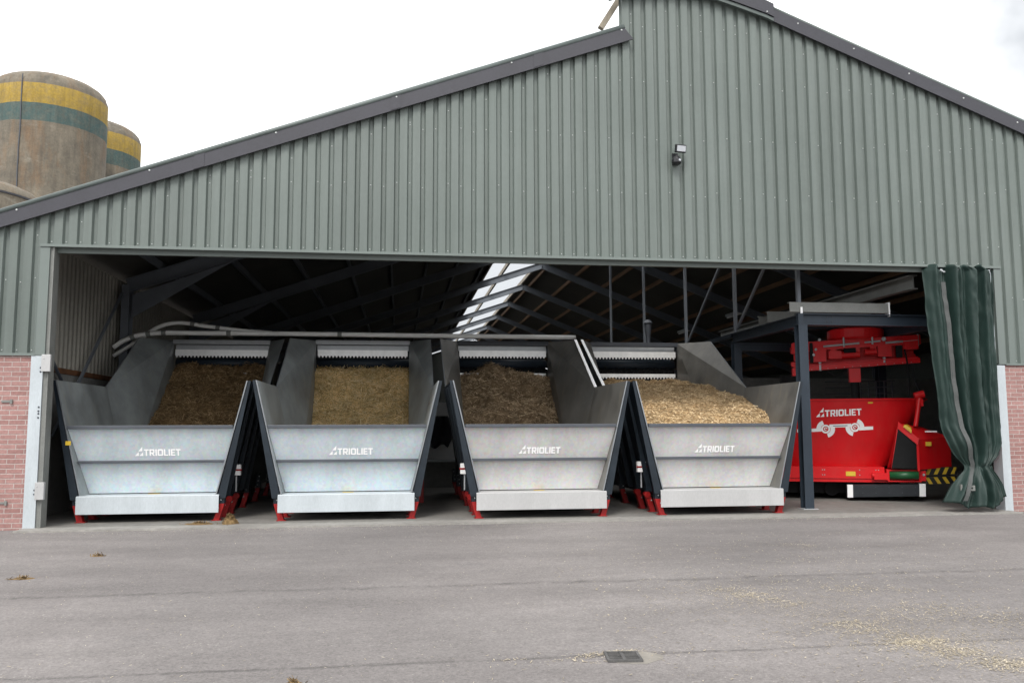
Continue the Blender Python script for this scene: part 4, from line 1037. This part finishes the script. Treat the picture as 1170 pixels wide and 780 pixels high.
mb.build('hydraulic_rod', 'galv', mx)
mb = MB()
mb.tube(smooth_pts([(1.35, .5, 2.72), (1.37, .48, 2.4), (1.45, .44, 2.15), (1.52, .40, 2.0)]), .018, 8); mb.build('hose', 'black', mx)
mb = MB(); mb.tube(smooth_pts([(-.3, .5, 2.6), (-.1, .46, 2.5), (.1, .5, 2.62)]), .014, 8); mb.build('hose', 'black', mx)
mb = MB(); mb.tube(smooth_pts([(1.2, .5, 3.1), (1.25, .48, 2.7), (1.25, .48, 2.2), (1.22, .5, 1.9)]), .016, 8)
mb.build('hose', 'black', mx)
mb = MB()
for i in range(5): mb.cyl((.55+.16*i, 1.9, 2.05), (.55+.16*i, 1.9, 2.45), .012, 6)
for z in (2.18, 2.32, 2.45): mb.cyl((-.2, 1.9, z), (1.25, 1.9, z), .012, 6)
mb.build('guard_rail', 'rail', mx)
mb = MB(); mb.cyl((.34, .9, 3.50), (.34, .9, 3.62), .12, 12); mb.box(-.9, 1.5, .75, 1.05, 3.52, 3.60); mb.build('trolley', 'steeldark', mx)

# ------------------------------------------------------------------ green door curtain
cu_ = thing('door_curtain', 'bunched green tarpaulin curtain tied back at the right of the opening', 'curtain', (15.35, -.06, 0))
rows = [(4.27, 14.63, 15.98), (4.0, 14.64, 15.97), (2.8, 14.72, 15.93), (2.0, 14.77, 15.92), (1.45, 14.80, 15.93), (1.15, 14.88, 15.92), (.95, 14.98, 15.82), (.80, 15.11, 15.64), (.72, 15.10, 15.64), (.62, 15.00, 15.72), (.45, 14.86, 15.84), (.25, 14.74, 15.91), (.13, 14.68, 15.92), (.05, 14.66, 15.88)]
def crow(z):
    for (za, la, ra), (zb, lb, rb) in zip(rows, rows[1:]):
        if zb <= z <= za:
            k = (za-z)/(za-zb); return la+(lb-la)*k, ra+(rb-ra)*k
    return rows[-1][1:]
def cpt(u, v):
    zb = .055+.10*math.sin(u*2.2+.3)*0+.05*abs(math.sin(u*9))+.10*(1-min(1, u*3.0)) +.17*max(0, u-.75)/.25
    z = 4.27+(zb-4.27)*v
    if v < .1: z += .06*math.sin(u*26)*(1-v/.1)
    l_, r_ = crow(max(z, .05)); x = l_+(r_-l_)*u
    neck = math.exp(-((z-.78)/.28)**2)
    amp = .105*(1-.55*neck)*(1.0 if z > .8 else .85)
    ph = u*2*math.pi
    if z > .78:
        k = min(1, (z-.78)/3.4)
        f = math.sin(ph*4.3+.5+.5*k); f = math.copysign(abs(f)**.7, f)+.5*math.sin(ph*7.1+2.0-.5*k)+.15*math.sin(ph*13+z*.5)
        bul = .10*math.exp(-((z-1.15)/.22)**2)*math.exp(-((u-.15)/.2)**2)
        dy = amp*f*.8-bul
    else:
        f = math.sin(ph*3.3+1.0+.8*z)+.55*math.sin(ph*5.3+.6-.6*z)+.25*math.sin(ph*11+2*z); k2 = min(1, (.78-z)/.25)
        dy = amp*f*.75*(.5+.5*k2)-.17*math.sin(min(1, (.78-z)/.62)*math.pi*.62)*(1-.6*abs(2*u-1)**2)
    dy += .05*neck*-1
    dy += .045*mnoise.noise(Vector((u*5, z*1.1, 2)))+.022*mnoise.noise(Vector((u*16+z*2.2, z*3.5, 5)))+.010*mnoise.noise(Vector((u*34-z*4, z*9, 8)))
    x += .012*math.sin(z*1.3+u*5)*(1-neck)
    return Vector((x-15.35, dy-.04, z))
mb = MB(); NU, NV = 150, 110
for j in range(NV+1):
    for i in range(NU+1): mb.v.append(tuple(cpt(i/NU, j/NV)))
for j in range(NV):
    for i in range(NU):
        a = j*(NU+1)+i; mb.f.append((a, a+1, a+NU+2, a+NU+1)); mb.mi.append(0)
sheet_o = mb.build('tarpaulin', 'curtain', cu_, smooth=True, normals=False)
sol = sheet_o.modifiers.new('thick', 'SOLIDIFY'); sol.thickness = .004; sol.offset = 1
mb = MB()
for j in range(80):
    va, vb = .06+.925*j/80, .06+.925*(j+1)/80
    def sp_(v, s_):
        u = .19+.03*v; p = cpt(u, v); q = cpt(u-.02, v); 
        yy = min(cpt(u+d_, v).y for d_ in (-.05, -.025, 0, .025, .05))
        return (p.x+s_*.042, yy-.012, p.z)
    mb.face([sp_(va, -1), sp_(va, 1), sp_(vb, 1), sp_(vb, -1)])
mb.build('webbing_strap', 'strap', cu_, smooth=True, weld=True)
mb = MB()
for k in range(3):
    u = .16+.06*k; p = cpt(u, .02); mb.box(p.x-.02, p.x+.02, p.y-.05, p.y-.035, 4.20, 4.225)
mb.build('hanger_hook', 'galv', cu_)
p = cpt(.26, .93)
mb = MB(); mb.box(p.x-.17, p.x-.14, p.y-.09, p.y-.06, p.z-.06, p.z+.07); mb.box(p.x-.12, p.x+.10, p.y-.085, p.y-.07, p.z+.02, p.z+.05); mb.box(p.x-.12, p.x+.10, p.y-.085, p.y-.07, p.z-.04, p.z-.01); mb.box(p.x+.06, p.x+.10, p.y-.084, p.y-.071, p.z-.0099, p.z+.0199)
mb.build('buckle', 'galv_dull', cu_)
mb = MB(); mb.box(15.10-15.35-.02, .55, .02, .06, 4.2, 4.26); mb.build('curtain_rail', 'galv', cu_)

# ------------------------------------------------------------------ dark cloth hung in the gap
mb = MB()
for j in range(13):
    for i in range(11):
        u, v = i/10, j/12; w = .16+.10*math.sin(v*2.6)
        mb.v.append(((u-.5)*2*w+.05*math.sin(v*4), -.04-.04*math.sin(u*9+v*3), .45-v*.75-.06*math.sin(u*7)*v))
for j in range(12):
    for i in range(10):
        a = j*11+i; mb.f.append((a, a+1, a+12, a+11)); mb.mi.append(0)
o = mb.build('hung_cloth', 'cloth', None, smooth=True, normals=False, loc=(6.42, 7.5, 1.30)); o.modifiers.new('thick', 'SOLIDIFY').thickness = .02
tag(o, 'dark cloth hanging on the pale wall behind the gap between hoppers', 'cloth')

# ------------------------------------------------------------------ yard: drain, spilled feed, straw
dr = thing('drain_grate', 'small slotted iron drain grate set in the asphalt', 'drain', (6.87, -8.09, -.03), R(-6))
mb = MB(); mb.box(-.20, .20, -.15, .15, .002, .004); mb.build('dark_slot_plate', 'slot_shade', dr)  # flat dark plate under the bars, standing in for a shaded hole
mb = MB(); mb.box(-.21, .21, -.16, -.13, .002, .016); mb.box(-.21, .21, .13, .16, .002, .016); mb.box(-.21, -.18, -.1295, .1295, .002, .016); mb.box(.18, .21, -.1295, .1295, .002, .016); mb.build('frame', 'iron', dr)
mb = MB(); mb.box(-.02, .02, -.1295, .1295, .005, .015)
for k in range(5): mb.box(-.1795, -.0205, -.108+.05*k, -.092+.05*k, .005, .014); mb.box(.0205, .1795, -.108+.05*k, -.092+.05*k, .005, .014)
mb.build('grating', 'iron', dr); dr.scale = (.55, .70, 1)
mb = MB(); pts_ = []
for k in range(40):
    a = 2*math.pi*k/40; rx_ = .34+.10*math.cos(a)+.05*mnoise.noise(Vector((math.cos(a)*2, math.sin(a)*2, 4)))
    pts_.append((rx_*math.cos(a)+.06, (.24+.06*mnoise.noise(Vector((math.cos(a)*3, math.sin(a)*3, 9))))*math.sin(a)+.03, .0016))
mb.face(pts_); mb.build('collar', 'collar', dr)

def clump(label, x, y, z, rx, ry, h, n, seed, mat='dung'):
    rs = random.Random(seed); mb = MB(); sh = []
    NR, NS = 8, 28
    for i in range(NR+1):
        for j in range(NS):
            a = 2*math.pi*j/NS; k = i/NR; q = k*(1+.35*mnoise.noise(Vector((math.cos(a)*1.7, math.sin(a)*1.7, seed))))
            hh = h*(1-k*k)*(1+.5*mnoise.noise(Vector((math.cos(a)*k*4, math.sin(a)*k*4, seed+3))))
            mb.v.append((rx*q*math.cos(a), ry*q*math.sin(a), hh if i < NR else -.002)); sh.append(rs.uniform(.1, .6))
    for i in range(NR):
        for j in range(NS): mb.f.append((i*NS+j, i*NS+(j+1) % NS, (i+1)*NS+(j+1) % NS, (i+1)*NS+j)); mb.mi.append(0)
    for _ in range(n):
        a = rs.uniform(0, 2*math.pi); k = abs(rs.gauss(0, .6)); px_, py_ = rx*k*math.cos(a), ry*k*math.sin(a); pz = h*max(0, 1-k*k)+.004
        d = Vector((rs.gauss(0, 1), rs.gauss(0, 1), rs.gauss(0, .5))).normalized()*rs.uniform(.012, .035); s_ = d.cross(Vector((0, 0, 1))).normalized()*.004
        kk = len(mb.v); c_ = Vector((px_, py_, pz+abs(d.z)*.5)); mb.v += [tuple(c_-d-s_), tuple(c_-d+s_), tuple(c_+d+s_), tuple(c_+d-s_)]; sh += [rs.random()]*4
        mb.f.append((kk, kk+1, kk+2, kk+3)); mb.mi.append(0)
    mb.shade = sh
    o = mb.build('feed_clump', mat, None, smooth=True, normals=False, loc=(x, y, z))
    tag(o, label, 'feed clump', 'spilled feed on the ground')
clump('rounded pile of spilled brown feed at the foot of a hopper leg', 2.78, .10, 0, .12, .11, .13, 260, 11)
clump('flat scatter of brown feed crumbs on the concrete threshold', 2.32, .12, 0, .22, .10, .02, 200, 12)
clump('small brown feed patch on asphalt nearest the left door post', 1.83, -2.87, -.03, .08, .05, .010, 50, 13)
clump('brown feed patch at the left edge of the yard', 1.60, -4.35, -.03, .13, .06, .010, 70, 14)
clump('brown feed patch closest to the viewer at the bottom edge', 4.77, -8.36, -.03, .06, .035, .010, 50, 15)

mb = MB(); sh = []
rs = random.Random(5)
def straw(x, y, sz=1.0):
    a = rs.uniform(0, math.pi); d = Vector((math.cos(a), math.sin(a), rs.uniform(-.12, .25)))*rs.uniform(.005, .017)*sz
    s_ = Vector((-math.sin(a), math.cos(a), 0))*rs.uniform(.0018, .0042)*sz
    c_ = Vector((x, y, .004+abs(d.z))); k = len(mb.v)
    mb.v.extend([tuple(c_-d-s_), tuple(c_-d+s_), tuple(c_+d+s_), tuple(c_+d-s_)]); sh.extend([min(1, max(0, rs.gauss(.55, .28)))]*4)
    mb.f.append((k, k+1, k+2, k+3)); mb.mi.append(0)
def streak(x0, y0, x1, y1, w, n):
    for _ in range(int(n*1.5)):
        k = rs.random(); g = mnoise.noise(Vector((k*5+x0, y0, 0)))
        if rs.random() > .55+g: continue
        dx, dy = x1-x0, y1-y0; L_ = math.hypot(dx, dy); o_ = rs.gauss(0, w)
        straw(x0+dx*k-dy/L_*o_+rs.gauss(0, .05), y0+dy*k+dx/L_*o_, rs.choice((.45, .6, .8, 1.05)))
streak(8.80, -7.35, 9.02, -8.05, .13, 1500); streak(9.0, -7.95, 9.35, -8.85, .10, 2000); streak(8.9, -7.75, 9.2, -8.5, .3, 900)
streak(8.35, -5.9, 8.75, -6.75, .11, 900); streak(9.3, -6.1, 10.1, -6.2, .14, 500); streak(9.6, -6.8, 10.3, -7.6, .22, 800); streak(10.3, -3.2, 10.6, -3.5, .12, 200)
streak(8.0, -5.2, 9.6, -8.0, .8, 1900); streak(9.0, -3.0, 11, -6, .9, 900)
streak(11.0, -.45, 13.2, -.35, .12, 500); streak(9.7, -.3, 12.0, -.2, .08, 260); streak(1.0, -.5, 6.0, -.55, .12, 350)
streak(6.66, -7.99, 7.02, -7.95, .025, 300); streak(6.62, -8.2, 6.62, -7.95, .03, 60); streak(6.0, -8.1, 7.6, -8.0, .06, 110)
for _ in range(2600): straw(rs.uniform(-1, 13), rs.uniform(-10.5, -.2), rs.uniform(.5, 1.0))
for _ in range(1200): straw(rs.uniform(7, 12.5), rs.uniform(-9.5, -2), 1.0)
for _ in range(8000):
    k = rs.random(); straw(8.6+1.0*k+rs.gauss(0, .45), -6.2-2.6*k+rs.gauss(0, .5), rs.uniform(.25, .6))
for _ in range(2600): straw(rs.uniform(0, 13), -.34-abs(rs.gauss(0, .35)), rs.uniform(.3, .7))
for _ in range(4000): straw(rs.uniform(-1, 13), rs.uniform(-10.5, -.3), rs.uniform(.25, .5))
mb.shade = sh
tag(mb.build('straw_litter', 'litter', None, normals=False, loc=(0, 0, -.03)), 'pale loose straw scattered over the grey asphalt', 'straw', kind='stuff')
